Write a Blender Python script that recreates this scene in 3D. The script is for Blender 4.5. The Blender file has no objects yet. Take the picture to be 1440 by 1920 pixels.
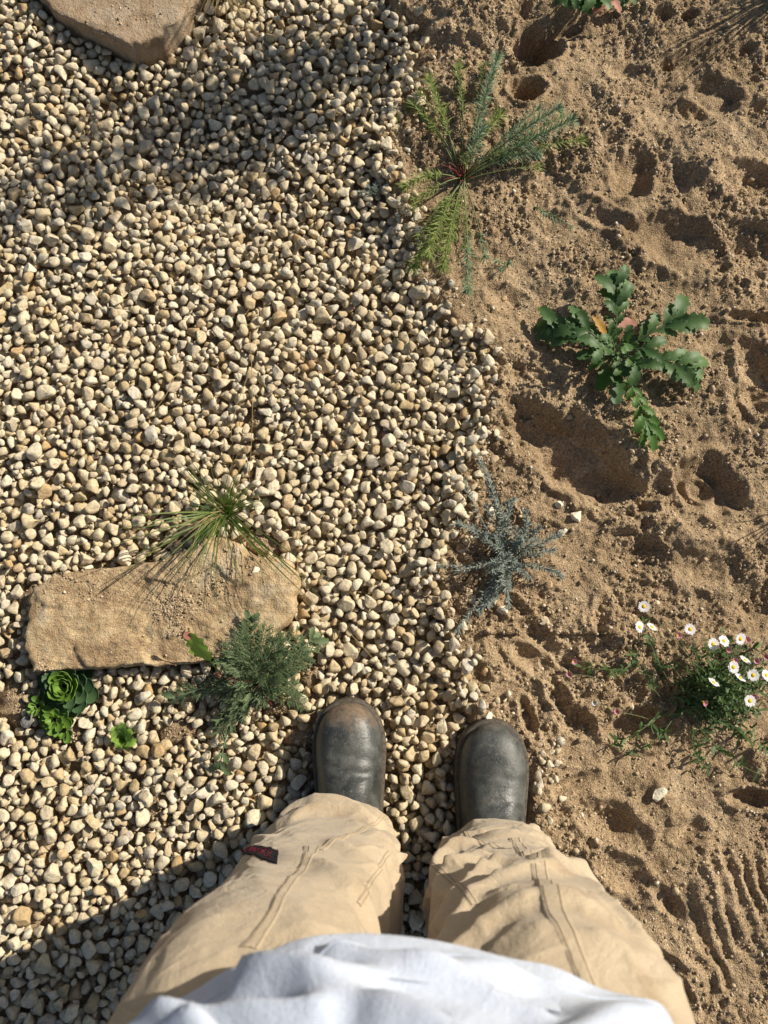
import bpy, math, random
import numpy as np
from mathutils import Vector, Matrix, Euler

R = math.radians
random.seed(7)
rng = np.random.default_rng(11)
scene = bpy.context.scene
col = scene.collection

# ------------------------------------------------------------------ camera
CAM_H = 1.33
TILT = R(9.0)
FPX = 1443.0                      # focal length in pixels of the 1440x1920 photograph
cam_d = bpy.data.cameras.new("camera")
cam = bpy.data.objects.new("camera", cam_d)
col.objects.link(cam)
cam.location = (0, 0, CAM_H)
cam.rotation_euler = (TILT, 0, 0)
cam_d.lens = 26.0
cam_d.sensor_fit = 'VERTICAL'
cam_d.sensor_height = 26.0 * 1920 / FPX
cam_d.clip_start = 0.01
cam_d.clip_end = 500
cam_d.dof.use_dof = True
cam_d.dof.focus_distance = 1.30
cam_d.dof.aperture_fstop = 7.0
scene.camera = cam

# ------------------------------------------------------------------ sky and sun
SUN_EL = R(33)
SUN_DIR_XY = Vector((0.865, 0.50)).normalized()      # towards the sun, on the ground
to_sun = Vector((SUN_DIR_XY.x * math.cos(SUN_EL), SUN_DIR_XY.y * math.cos(SUN_EL), math.sin(SUN_EL)))
world = bpy.data.worlds.new("World")
scene.world = world
world.use_nodes = True
wn = world.node_tree
sky = wn.nodes.new("ShaderNodeTexSky")
sky.sky_type = 'NISHITA'
sky.sun_disc = False
sky.sun_elevation = SUN_EL
sky.sun_rotation = math.atan2(to_sun.x, to_sun.y)
sky.air_density = 1.0
sky.dust_density = 1.5
bg = wn.nodes["Background"]
wn.links.new(sky.outputs[0], bg.inputs[0])
bg.inputs[1].default_value = 0.06
sun_d = bpy.data.lights.new("sun", 'SUN')
sun_d.energy = 5.0
sun_d.angle = R(0.53)
sun_d.color = (1.0, 0.915, 0.78)
sun = bpy.data.objects.new("sun", sun_d)
col.objects.link(sun)
sun.rotation_euler = (-to_sun).to_track_quat('-Z', 'Y').to_euler()
sun.location = (4, 2, 4)
scene.view_settings.view_transform = 'Standard'
scene.view_settings.look = 'None'
scene.view_settings.gamma = 1.0
scene.view_settings.exposure = 0.42
scene.view_settings.use_curve_mapping = False
scene.render.engine = 'CYCLES'
scene.cycles.max_bounces = 6
scene.cycles.diffuse_bounces = 3
scene.cycles.transparent_max_bounces = 4

# ------------------------------------------------------------------ helpers
CT, ST = math.cos(TILT), math.sin(TILT)

def gp(px, py, z=0.0):
    """where the sight line through a pixel of the photograph meets height z"""
    a = (px - 720) / FPX
    b = (960 - py) / FPX
    d = (a, ST + b * CT, -CT + b * ST)
    t = (z - CAM_H) / d[2]
    return (a * t, d[1] * t)

def project(P):
    P = np.asarray(P, float)
    y, z = P[..., 1], P[..., 2] - CAM_H
    dep = y * ST - z * CT
    up = y * CT + z * ST
    return np.stack([720 + FPX * P[..., 0] / dep, 960 - FPX * up / dep, dep], -1)

def hash2(ix, iy, seed):
    n = (ix * 374761393 + iy * 668265263 + seed * 97471) & 0xffffffff
    n = ((n ^ (n >> 13)) * 1274126177) & 0xffffffff
    n = n ^ (n >> 16)
    return (n & 0xffffff) / float(0xffffff)

def vn(x, y, seed=0):
    """value noise 0..1"""
    x = np.asarray(x, float); y = np.asarray(y, float)
    ix = np.floor(x).astype(np.int64); iy = np.floor(y).astype(np.int64)
    fx = x - ix; fy = y - iy
    fx = fx * fx * fx * (fx * (fx * 6 - 15) + 10); fy = fy * fy * fy * (fy * (fy * 6 - 15) + 10)
    ix &= 0xffff; iy &= 0xffff
    a = hash2(ix, iy, seed); b = hash2(ix + 1, iy, seed); c = hash2(ix, iy + 1, seed); d = hash2(ix + 1, iy + 1, seed)
    return (a * (1 - fx) + b * fx) * (1 - fy) + (c * (1 - fx) + d * fx) * fy

def fbm(x, y, seed=0, octv=3, gain=0.5):
    s = 0; amp = 1; tot = 0
    for o in range(octv):
        s = s + amp * vn(x * 2 ** o + 13.7 * o, y * 2 ** o - 7.3 * o, seed + o * 17); tot += amp; amp *= gain
    return s / tot

def domes(x, y, seed=0):
    """rounded lumps: height 0..1 of the nearest jittered dome, cell size 1"""
    ix = np.floor(x).astype(np.int64); iy = np.floor(y).astype(np.int64)
    best = np.zeros_like(x)
    for dx in (-1, 0, 1):
        for dy in (-1, 0, 1):
            cx = (ix + dx) & 0xffff; cy = (iy + dy) & 0xffff
            jx = hash2(cx, cy, seed); jy = hash2(cx, cy, seed + 5); r = 0.25 + 0.5 * hash2(cx, cy, seed + 9) ** 2
            d2 = ((x - ix - dx - jx) ** 2 + (y - iy - dy - jy) ** 2) / (r * r)
            h = np.sqrt(np.clip(1 - d2, 0, 1)) * r
            best = np.maximum(best, h)
    return best

def sstep(a, b, x):
    t = np.clip((x - a) / (b - a), 0, 1)
    return t * t * (3 - 2 * t)

def mesh_np(name, V, F, mat=None, smooth=True):
    """mesh from numpy arrays; F is (n,3) or (n,4)"""
    V = np.asarray(V, np.float32); F = np.asarray(F, np.int32)
    me = bpy.data.meshes.new(name)
    n, k = F.shape
    me.vertices.add(len(V)); me.vertices.foreach_set("co", V.ravel())
    me.loops.add(n * k); me.loops.foreach_set("vertex_index", F.ravel())
    me.polygons.add(n); me.polygons.foreach_set("loop_start", np.arange(0, n * k, k, dtype=np.int32))
    me.polygons.foreach_set("use_smooth", np.full(n, smooth, dtype=bool))
    me.update(calc_edges=True)
    if mat: me.materials.append(mat)
    return me

def link(name, me, parent=None, loc=None):
    o = bpy.data.objects.new(name, me)
    col.objects.link(o)
    if loc is not None: o.location = loc
    if parent is not None: o.parent = parent
    return o

def tag(o, label=None, cat=None, group=None, kind=None):
    if label: o["label"] = label
    if cat: o["category"] = cat
    if group: o["group"] = group
    if kind: o["kind"] = kind
    return o

def empty(name, loc):
    o = bpy.data.objects.new(name, None)
    o.empty_display_size = 0.05
    col.objects.link(o); o.location = loc
    return o

def grid_faces(nu, nv, wrap_u=False, offset=0):
    """quads over a grid stored row by row: nv rows of nu points"""
    iu = np.arange(nu if wrap_u else nu - 1); iv = np.arange(nv - 1)
    U, W = np.meshgrid(iu, iv)
    U = U.ravel(); W = W.ravel(); U2 = (U + 1) % nu
    return np.stack([W * nu + U, W * nu + U2, (W + 1) * nu + U2, (W + 1) * nu + U], 1) + offset

def vec(*a): return np.array(a, float)
def nrm(v):
    v = np.asarray(v, float); return v / (np.linalg.norm(v) + 1e-12)

class MB:
    """collects tubes and blades into one mesh (triangles and quads)"""
    def __init__(s): s.v = []; s.f = []; s.n = 0
    def add(s, V, F):
        s.v.append(np.asarray(V, float)); s.f.append(np.asarray(F, int) + s.n); s.n += len(V)
    def tube(s, P, r0, r1=None, n=5):
        P = np.asarray(P, float); r1 = r0 if r1 is None else r1
        m = len(P); V = []
        for i in range(m):
            t = nrm(P[min(i + 1, m - 1)] - P[max(i - 1, 0)])
            a = nrm(np.cross(t, (0.31, 0.17, 0.93) if abs(t[2]) < .9 else (1, 0, 0))); b = np.cross(t, a)
            r = r0 + (r1 - r0) * i / (m - 1)
            for k in range(n):
                an = 2 * math.pi * k / n
                V.append(P[i] + r * (math.cos(an) * a + math.sin(an) * b))
        s.add(V, grid_faces(n, m, True))
    def blade(s, P, width, prof=None, fold=0.25, na=2, up=(0, 0, 1), ripple=0.0, ph=0.0, teeth=0, roll=0.0):
        """leaf blade along points P; prof(t) gives the half width factor; na strips per side"""
        P = np.asarray(P, float); m = len(P); V = []
        prof = prof or (lambda t: math.sin(math.pi * min(1, 0.08 + 0.92 * t)) ** 0.7)
        k = 2 * na + 1
        for i in range(m):
            t = i / (m - 1)
            tg = nrm(P[min(i + 1, m - 1)] - P[max(i - 1, 0)])
            side = nrm(np.cross(tg, up)); nn = np.cross(side, tg)
            if roll:
                side, nn = side * math.cos(roll) + nn * math.sin(roll), nn * math.cos(roll) - side * math.sin(roll)
            w = width * max(prof(t), 0.03)
            for j in range(k):
                q = (j - na) / na
                ww = w * (1 + (0.22 * ((i % 2) * 2 - 1) if teeth and abs(q) > .9 and 0 < i < m - 1 else 0))
                V.append(P[i] + side * ww * q + nn * (fold * abs(q) * w + ripple * w * math.sin(ph + t * 17 + q * 3) * abs(q)))
        s.add(V, grid_faces(k, m))
    def build(s, name, mat, parent=None, base=(0, 0, 0), smooth=True):
        V = np.concatenate(s.v) - np.asarray(base, float)
        F = np.concatenate(s.f)
        return link(name, mesh_np(name, V, F, mat, smooth), parent)

def bez(p0, p1, p2, n=9):
    p0, p1, p2 = map(lambda p: np.asarray(p, float), (p0, p1, p2))
    t = np.linspace(0, 1, n)[:, None]
    return (1 - t) ** 2 * p0 + 2 * t * (1 - t) * p1 + t * t * p2

# ------------------------------------------------------------------ materials
def new_mat(name):
    m = bpy.data.materials.new(name); m.use_nodes = True
    nt = m.node_tree
    return m, nt, nt.nodes, nt.links, nt.nodes["Principled BSDF"]

def N(ns, t, **kw):
    n = ns.new(t)
    for k, v in kw.items(): setattr(n, k, v)
    return n

def ramp(ns, stops, interp='LINEAR'):
    r = ns.new("ShaderNodeValToRGB"); e = r.color_ramp.elements
    r.color_ramp.interpolation = interp
    while len(e) < len(stops): e.new(0.5)
    for i, (p, c) in enumerate(stops):
        e[i].position = p; e[i].color = (*c, 1)
    return r

def noise(ns, ls, scale, detail=4, rough=0.55, coord=None, dist=0.0):
    n = ns.new("ShaderNodeTexNoise"); n.inputs["Scale"].default_value = scale
    n.inputs["Detail"].default_value = detail; n.inputs["Roughness"].default_value = rough
    n.inputs["Distortion"].default_value = dist
    if coord is not None: ls.new(coord, n.inputs["Vector"])
    return n

def mixc(ns, ls, fac, a, b, blend='MIX'):
    m = ns.new("ShaderNodeMix"); m.data_type = 'RGBA'; m.blend_type = blend
    for sock, val in ((m.inputs[0], fac), (m.inputs[6], a), (m.inputs[7], b)):
        if hasattr(val, "default_value"): ls.new(val, sock)
        elif isinstance(val, (int, float)): sock.default_value = val
        else: sock.default_value = (*val, 1)
    return m.outputs[2]

def bump(ns, ls, h, dist, strength=1.0, prev=None):
    b = ns.new("ShaderNodeBump"); b.inputs["Distance"].default_value = dist; b.inputs["Strength"].default_value = strength
    ls.new(h, b.inputs["Height"])
    if prev is not None: ls.new(prev, b.inputs["Normal"])
    return b.outputs[0]

def make_stone_mat(name="limestone"):
    m, nt, ns, ls, p = new_mat(name)
    geo = ns.new("ShaderNodeNewGeometry"); oi = ns.new("ShaderNodeObjectInfo")
    ad = N(ns, "ShaderNodeMath", operation='ADD'); ls.new(geo.outputs["Random Per Island"], ad.inputs[0]); ls.new(oi.outputs["Random"], ad.inputs[1])
    fr = N(ns, "ShaderNodeMath", operation='FRACT'); ls.new(ad.outputs[0], fr.inputs[0])
    r = ramp(ns, [(0.0, (.46, .36, .21)), (.08, (.58, .475, .30)), (.3, (.64, .545, .385)), (.5, (.67, .60, .455)), (.68, (.59, .495, .335)),
                  (.8, (.73, .66, .51)), (.9, (.58, .53, .43)), (.97, (.50, .35, .17)), (1, (.47, .42, .34))])
    ls.new(fr.outputs[0], r.inputs[0])
    n1 = noise(ns, ls, 160, 5, .6, geo.outputs["Position"])
    r1 = ramp(ns, [(.3, (.62, .56, .48)), (.55, (1, 1, 1)), (.8, (1.12, 1.1, 1.08))]); ls.new(n1.outputs[0], r1.inputs[0])
    c = mixc(ns, ls, .75, r.outputs[0], r1.outputs[0], 'MULTIPLY')
    n2 = noise(ns, ls, 900, 3, .7, geo.outputs["Position"])
    r2 = ramp(ns, [(.28, (.5, .42, .33)), (.42, (1, 1, 1))]); ls.new(n2.outputs[0], r2.inputs[0])
    c = mixc(ns, ls, .55, c, r2.outputs[0], 'MULTIPLY')
    n3 = noise(ns, ls, 9, 3, .5, geo.outputs["Position"])
    r3 = ramp(ns, [(.35, (1.0, .96, .88)), (.65, (.93, .94, .95))]); ls.new(n3.outputs[0], r3.inputs[0])
    c = mixc(ns, ls, .8, c, r3.outputs[0], 'MULTIPLY')
    ls.new(c, p.inputs["Base Color"])
    p.inputs["Roughness"].default_value = .85; p.inputs["Specular IOR Level"].default_value = .25
    b = bump(ns, ls, n1.outputs[0], .0028, .9)
    b = bump(ns, ls, n2.outputs[0], .0009, .9, b)
    ls.new(b, p.inputs["Normal"])
    return m

def make_sand_mat():
    m, nt, ns, ls, p = new_mat("sandy_soil")
    geo = ns.new("ShaderNodeNewGeometry"); pos = geo.outputs["Position"]
    n1 = noise(ns, ls, 5, 5, .6, pos)
    r = ramp(ns, [(.3, (.28, .212, .132)), (.5, (.365, .28, .178)), (.7, (.44, .348, .23))]); ls.new(n1.outputs[0], r.inputs[0])
    n2 = noise(ns, ls, 260, 4, .65, pos)
    r2 = ramp(ns, [(.3, (.50, .45, .42)), (.5, (.95, .93, .92)), (.7, (1.35, 1.33, 1.28))]); ls.new(n2.outputs[0], r2.inputs[0])
    c = mixc(ns, ls, .85, r.outputs[0], r2.outputs[0], 'MULTIPLY')
    vo = ns.new("ShaderNodeTexVoronoi"); vo.inputs["Scale"].default_value = 420; ls.new(pos, vo.inputs["Vector"])
    sep = ns.new("ShaderNodeSeparateColor"); ls.new(vo.outputs["Color"], sep.inputs[0])
    r3 = ramp(ns, [(0, (.55, .5, .46)), (.35, (.95, .94, .92)), (.8, (1.15, 1.12, 1.08)), (1, (1.7, 1.62, 1.5))]); ls.new(sep.outputs[0], r3.inputs[0])
    c = mixc(ns, ls, .6, c, r3.outputs[0], 'MULTIPLY')
    n4 = noise(ns, ls, 28, 4, .6, pos)
    r4 = ramp(ns, [(.35, (.80, .76, .72)), (.6, (1.05, 1.04, 1.03))]); ls.new(n4.outputs[0], r4.inputs[0])
    c = mixc(ns, ls, .8, c, r4.outputs[0], 'MULTIPLY')
    ls.new(c, p.inputs["Base Color"])
    p.inputs["Roughness"].default_value = .95; p.inputs["Specular IOR Level"].default_value = .1
    b = bump(ns, ls, n2.outputs[0], .004, .8)
    inv = N(ns, "ShaderNodeMath", operation='SUBTRACT'); inv.inputs[0].default_value = 1; ls.new(vo.outputs["Distance"], inv.inputs[1])
    b = bump(ns, ls, inv.outputs[0], .0016, .9, b)
    ls.new(b, p.inputs["Normal"])
    return m

def make_crumb_mat():
    m, nt, ns, ls, p = new_mat("soil_crumb")
    geo = ns.new("ShaderNodeNewGeometry")
    r = ramp(ns, [(0, (.22, .155, .095)), (.4, (.37, .28, .178)), (.85, (.47, .37, .245)), (1, (.66, .58, .45))]); ls.new(geo.outputs["Random Per Island"], r.inputs[0])
    n = noise(ns, ls, 700, 3, .6, geo.outputs["Position"])
    ls.new(r.outputs[0], p.inputs["Base Color"]); p.inputs["Roughness"].default_value = .95; p.inputs["Specular IOR Level"].default_value = .1
    ls.new(bump(ns, ls, n.outputs[0], .001, .8), p.inputs["Normal"])
    return m

def make_rock_mat(name, c0, c1, c2, c3):
    m, nt, ns, ls, p = new_mat(name)
    geo = ns.new("ShaderNodeNewGeometry"); pos = geo.outputs["Position"]
    n1 = noise(ns, ls, 11, 7, .66, pos, 1.2)
    r = ramp(ns, [(.30, c0), (.45, c1), (.55, c2), (.68, c3)]); ls.new(n1.outputs[0], r.inputs[0])
    n2 = noise(ns, ls, 380, 4, .65, pos)
    r2 = ramp(ns, [(.3, (.55, .5, .45)), (.5, (1, 1, 1)), (.72, (1.25, 1.22, 1.18))]); ls.new(n2.outputs[0], r2.inputs[0])
    c = mixc(ns, ls, .8, r.outputs[0], r2.outputs[0], 'MULTIPLY')
    n3 = noise(ns, ls, 40, 5, .6, pos)
    r3 = ramp(ns, [(.35, (.72, .66, .60)), (.55, (1, 1, 1))]); ls.new(n3.outputs[0], r3.inputs[0])
    c = mixc(ns, ls, .7, c, r3.outputs[0], 'MULTIPLY')
    ls.new(c, p.inputs["Base Color"]); p.inputs["Roughness"].default_value = .9; p.inputs["Specular IOR Level"].default_value = .2
    b = bump(ns, ls, n3.outputs[0], .010, .8)
    b = bump(ns, ls, n2.outputs[0], .0034, .9, b)
    ls.new(b, p.inputs["Normal"])
    return m

def make_leaf_mat(name, a, b_, trans=(.12, .22, .03), rough=.55, tfac=.28, spec=.35, nscale=60):
    m, nt, ns, ls, p = new_mat(name)
    geo = ns.new("ShaderNodeNewGeometry"); oi = ns.new("ShaderNodeObjectInfo")
    ad = N(ns, "ShaderNodeMath", operation='ADD'); ls.new(geo.outputs["Random Per Island"], ad.inputs[0]); ls.new(oi.outputs["Random"], ad.inputs[1])
    fr = N(ns, "ShaderNodeMath", operation='FRACT'); ls.new(ad.outputs[0], fr.inputs[0])
    n = noise(ns, ls, nscale, 4, .6, geo.outputs["Position"])
    mx = N(ns, "ShaderNodeMath", operation='MULTIPLY_ADD'); ls.new(fr.outputs[0], mx.inputs[0]); mx.inputs[1].default_value = .6
    hm = N(ns, "ShaderNodeMath", operation='MULTIPLY'); ls.new(n.outputs[0], hm.inputs[0]); hm.inputs[1].default_value = .45; ls.new(hm.outputs[0], mx.inputs[2])
    r = ramp(ns, [(.1, a), (.9, b_)]); ls.new(mx.outputs[0], r.inputs[0])
    ls.new(r.outputs[0], p.inputs["Base Color"])
    p.inputs["Roughness"].default_value = rough; p.inputs["Specular IOR Level"].default_value = spec
    tr = ns.new("ShaderNodeBsdfTranslucent"); tr.inputs[0].default_value = (*trans, 1)
    ms = ns.new("ShaderNodeMixShader"); ms.inputs[0].default_value = tfac
    out = ns["Material Output"]
    ls.new(p.outputs[0], ms.inputs[1]); ls.new(tr.outputs[0], ms.inputs[2]); ls.new(ms.outputs[0], out.inputs[0])
    n2 = noise(ns, ls, 420, 3, .6, geo.outputs["Position"])
    ls.new(bump(ns, ls, n2.outputs[0], .0007, .6), p.inputs["Normal"])
    return m

def make_plain(name, c, rough=.7, spec=.3, bumpd=0, bscale=200, vary=.25):
    m, nt, ns, ls, p = new_mat(name)
    geo = ns.new("ShaderNodeNewGeometry")
    n = noise(ns, ls, bscale, 4, .6, geo.outputs["Position"])
    r = ramp(ns, [(.3, tuple(x * (1 - vary) for x in c)), (.7, tuple(min(1, x * (1 + vary)) for x in c))]); ls.new(n.outputs[0], r.inputs[0])
    ls.new(r.outputs[0], p.inputs["Base Color"]); p.inputs["Roughness"].default_value = rough; p.inputs["Specular IOR Level"].default_value = spec
    if bumpd: ls.new(bump(ns, ls, n.outputs[0], bumpd, .8), p.inputs["Normal"])
    return m

M_stone = make_stone_mat()
M_sand = make_sand_mat()
M_crumb = make_crumb_mat()
M_slab = make_rock_mat("ochre_sandstone", (.25, .175, .105), (.43, .31, .18), (.53, .405, .24), (.50, .42, .30))
M_slab2 = make_rock_mat("brown_sandstone", (.30, .21, .13), (.40, .295, .19), (.43, .33, .225), (.45, .37, .27))

# ------------------------------------------------------------------ ground relief
edge_px = [(738, -260), (735, 0), (752, 60), (762, 150), (735, 210), (718, 300), (728, 350), (755, 400), (762, 460), (772, 520), (803, 560), (852, 600),
           (893, 640), (905, 690), (893, 760), (902, 810), (872, 850), (852, 900), (860, 960), (830, 1010), (800, 1060), (812, 1120), (838, 1180),
           (850, 1250), (880, 1320), (905, 1355), (985, 1400), (1000, 1470), (1000, 1520), (985, 1600), (990, 1920), (990, 2200)]
_e = np.array([gp(*p) for p in edge_px]); _o = np.argsort(_e[:, 1]); EY, EX = _e[_o, 1], _e[_o, 0]

def edge_d(x, y):
    """distance east of the gravel edge (positive on the sand)"""
    return x - np.interp(y, EY, EX) + 0.016 * (vn(x * 40, y * 40, 3) - .5)

def ell(x, y, px, py, rx, ry, ang=0.0):
    """normalised distance from a pixel-placed ellipse; radii in photo pixels, ang in image degrees (clockwise)"""
    cx, cy = gp(px, py)
    k = 1.0 / (gp(px + 1, py)[0] - gp(px, py)[0])
    a = R(-ang)
    dx, dy = x - cx, y - cy
    u = dx * math.cos(a) + dy * math.sin(a); v = -dx * math.sin(a) + dy * math.cos(a)
    return np.sqrt((u * k / rx) ** 2 + (v * k / ry) ** 2)

# px, py, rx, ry, angle, depth, rim height, floor smoothness, wall softness
DENTS = [
    (1183, 328, 40, 56, 8, .024, .006, 1.0, .35), (1185, 330, 82, 92, 0, .014, .004, .3, .6),
    (1262, 462, 92, 54, 20, .026, .008, .7, .6), (1085, 858, 152, 66, 36, .042, .010, .9, .35),
    (1150, 915, 52, 44, 30, .020, .0, .3, .5), (1235, 915, 24, 24, 0, .022, .003, .2, .5),
    (1330, 915, 66, 52, 30, .024, .006, .8, .4), (1004, 92, 50, 42, -30, .060, .006, .5, .5),
    (1060, 50, 70, 30, -35, .030, .0, .2, .8), (986, 176, 31, 29, 0, .048, .006, .5, .45),
    (1335, 188, 46, 40, 30, .014, .004, 1.0, .3), (1300, 215, 30, 18, 20, .012, .002, .2, .5),
    (1405, 345, 75, 46, 10, .026, .008, .2, .8), (1275, 345, 22, 50, 20, .020, .0, .2, .8), (1395, 470, 95, 56, 0, .018, .004, .3, .85),
    (1425, 600, 70, 12, 8, .016, .004, .3, .6), (1418, 700, 44, 74, -10, .026, .008, .4, .75), (1395, 765, 40, 46, 0, .018, .003, .1, .7),
    (1240, 40, 26, 15, -30, .018, .003, .2, .6), (1286, 38, 20, 12, -20, .018, .003, .2, .6), (1395, 100, 22, 12, -20, .016, .003, .2, .6),
    (1290, 110, 60, 14, -25, .016, .003, .2, .6), (1395, 140, 40, 16, -25, .014, .0, .2, .6), (1170, 140, 40, 26, 0, .014, .003, .1, .7),
    (1250, 130, 20, 12, 0, .014, .0, .1, .7), (1380, 195, 18, 10, 40, .012, .0, .1, .7), (1405, 160, 16, 10, 30, .012, .0, .1, .7), (1420, 215, 22, 12, 20, .014, .0, .1, .7),
    (1130, 410, 60, 22, 30, .016, .003, .1, .8), (1030, 420, 40, 30, 0, .012, .002, .1, .8), (1000, 700, 60, 40, 20, .018, .004, .2, .7),
    (950, 560, 40, 26, 20, .012, .003, .2, .8), (1250, 730, 60, 42, 0, .014, .003, .1, .7), (1340, 640, 40, 26, 0, .012, .0, .1, .7),
    (1010, 1000, 60, 24, 10, .012, .003, .1, .8), (1190, 1040, 60, 36, 15, .014, .004, .1, .8), (1330, 1060, 70, 44, 0, .020, .004, .1, .8),
    (1420, 1130, 60, 46, 0, .020, .0, .1, .8), (985, 1165, 80, 20, 48, .012, .004, .1, .9), (1006, 1246, 66, 22, 34, .014, .005, .1, .9),
    (1040, 1296, 44, 18, 62, .014, .005, .1, .9), (990, 1345, 46, 14, 75, .020, .004, .2, .7), (1075, 1350, 40, 26, 40, .018, .004, .2, .7), (1125, 1150, 18, 40, 10, .014, .003, .1, .7),
    (1200, 1365, 62, 38, -8, .026, .006, .6, .5), (1070, 1250, 60, 30, 20, .014, .002, .3, .7), (890, 1265, 40, 24, 40, .010, .003, .2, .8),
    (1150, 1545, 72, 38, 20, .022, .005, .3, .7), (1410, 1497, 62, 20, 6, .022, .006, .6, .5), (1290, 1555, 40, 24, -20, .014, .003, .2, .7),
    (1210, 1490, 34, 26, 20, .012, .0, .2, .7), (1170, 1640, 60, 34, 40, .014, .003, .2, .8), (1250, 1690, 50, 20, 50, .012, .003, .3, .7), (1280, 1860, 40, 14, 60, .016, .003, .3, .6), (1240, 1800, 50, 16, 30, .016, .004, .3, .6),
    (1060, 1470, 60, 12, -22, .010, .003, .2, .8), (920, 1045, 30, 24, 0, .010, .0, .1, .8), (830, 1110, 40, 36, 0, .012, .0, .1, .8), (800, 240, 46, 34, 0, .008, .003, .2, .8),
]
SOIL = [(490, 1018, 50, 26, 20), (335, 1372, 46, 26, 10), (22, 1310, 34, 52, 0), (575, 1265, 22, 34, 0), (560, 1385, 34, 22, 0), (285, 1520, 22, 30, 30), (418, 300, 26, 16, 0),
        (60, 1120, 40, 26, -50), (480, 790, 20, 30, 0), (130, 1380, 40, 20, 0), (520, 1330, 30, 18, 0)]

TOPSLAB_PX = [(30, -110), (64, -22), (98, 18), (150, 44), (200, 64), (240, 80), (262, 78), (300, 62), (336, 36), (352, 0), (380, -80), (300, -230), (100, -220)]
SLAB_PX = [(50, 1165), (62, 1112), (95, 1080), (160, 1068), (240, 1062), (300, 1050), (340, 1038), (372, 1012), (408, 1006), (440, 1022), (478, 1044), (515, 1044), (546, 1058),
           (553, 1100), (549, 1142), (528, 1172), (505, 1196), (470, 1216), (400, 1236), (340, 1244), (290, 1247), (240, 1247), (170, 1252), (100, 1257), (56, 1260), (44, 1215)]

def soil_mask(x, y):
    s = np.zeros_like(x)
    for (px, py, rx, ry, a) in SOIL:
        d = ell(x, y, px, py, rx, ry, a) + .5 * (vn(x * 60, y * 60, 8) - .5)
        s = np.maximum(s, 1 - sstep(.6, 1.1, d))
    return s

def relief(x, y):
    """broad relief shared by sand and gravel"""
    h = .018 * (fbm(x * 3.2, y * 3.2, 21, 3) - .5)
    h = h - .030 * np.exp(-ell(x, y, 330, 250, 170, 110, 20) ** 2) + .022 * np.exp(-ell(x, y, 40, 60, 120, 110, 0) ** 2)
    h = h - .016 * np.exp(-ell(x, y, 520, 400, 200, 90, 10) ** 2) + .012 * np.exp(-ell(x, y, 640, 200, 130, 110, 0) ** 2)
    return h * sstep(0, .08, np.hypot(x - .06, y + .26) - .22)

def ground_h(x, y, fine=True):
    x = np.asarray(x, float); y = np.asarray(y, float)
    d = edge_d(x, y)
    on = sstep(-.045, .010, d)
    soil = soil_mask(x, y)
    base = relief(x, y)
    s = .030 * (fbm(x * 7, y * 7, 31, 2) - .5) + .016 * (fbm(x * 20 + .8 * vn(x * 9, y * 9, 2), y * 20, 41, 3, .55) - .5)
    keep = np.ones_like(x)
    # ledge of firmer sand near the top of the gravel edge
    lx = ell(x, y, 850, 10, 120, 92, 12)
    s = s + .020 * (1 - sstep(.74, 1.04, lx + .40 * (fbm(x * 24, y * 24, 77, 3, .6) - .5)))
    lx = ell(x, y, 1050, 20, 70, 40, 0); s = s + .012 * (1 - sstep(.7, 1.1, lx))
    lx = ell(x, y, 870, 172, 62, 26, 5); s = s + .014 * (1 - sstep(.8, 1.05, lx))
    # mounds
    for (px, py, rx, ry, a, hh) in [(1310, 335, 30, 54, 18, .022), (1120, 560, 90, 60, 10, .012), (1210, 800, 90, 70, 20, .014), (1000, 820, 40, 120, 60, -.004), (1320, 800, 70, 60, 0, .010), (1290, 1010, 120, 40, 15, .012),
                                    (1100, 1150, 60, 80, 20, .010), (1130, 1290, 50, 26, 40, .012), (960, 1290, 70, 46, 42, .008), (1290, 1620, 120, 90, 20, .010), (1090, 1420, 60, 40, 0, .008), (1340, 260, 60, 24, 15, .014), (1400, 420, 60, 14, 8, .014)]:
        s = s + hh * np.exp(-ell(x, y, px, py, rx, ry, a) ** 2 * 1.3)
    wob = .62 * (fbm(x * 26, y * 26, 51, 3, .6) - .5)
    for (px, py, rx, ry, a, dep, rim, sm, soft) in DENTS:
        e = ell(x, y, px, py, rx, ry, a)
        near = e < 2.2
        if not near.any(): continue
        e = e + wob * near
        s = s - dep * .92 * (1 - sstep(max(.1, .88 - soft), 1.10, e)) + rim * np.exp(-((e - 1.16) / .17) ** 2)
        keep = np.minimum(keep, 1 - sm * .75 * (1 - sstep(.75, 1.0, e)))
    # ring of a heel mark
    e = ell(x, y, 1318, 918, 36, 26, 40); s = s + .010 * np.exp(-((e - .8) / .2) ** 2); e = ell(x, y, 1305, 912, 13, 10, 0); s = s + .007 * np.exp(-e ** 2)
    # tyre or sole tread in the lower right corner
    cx, cy = gp(1650, 1560)
    rr = np.hypot((x - cx), (y - cy) * .8)
    m = 1 - sstep(.75, 1.1, ell(x, y, 1345, 1745, 110, 165, 25))
    s = s + m * .0050 * np.sin(2 * math.pi * rr / .024 + 9 * (fbm(x * 11, y * 11, 61, 3) - .5)) * (.05 + 1.3 * vn(x * 17, y * 17, 5) ** 1.5)
    m2 = 1 - sstep(.75, 1.1, ell(x, y, 1345, 165, 150, 120, 0))
    s = s + m2 * .006 * (fbm(x * 45, y * 45, 63, 2) - .5) * 2
    if fine:
        g = .010 * domes(x / .030, y / .030, 70) + .0060 * domes(x / .013, y / .013, 71) + .0050 * domes(x / .008, y / .008, 81) + .016 * (fbm(x * 75, y * 75, 91, 3, .68) - .5)
        lump = sstep(.25, .75, fbm(x * 9, y * 9, 101, 2))
        s = s + g * keep * (.34 + .70 * lump)
        soilg = .006 * domes(x / .012, y / .012, 72)
    else:
        soilg = 0
    gb = -.024 + .018 * soil + soilg * soil
    return base + on * (s + .004) + (1 - on) * gb

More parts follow.
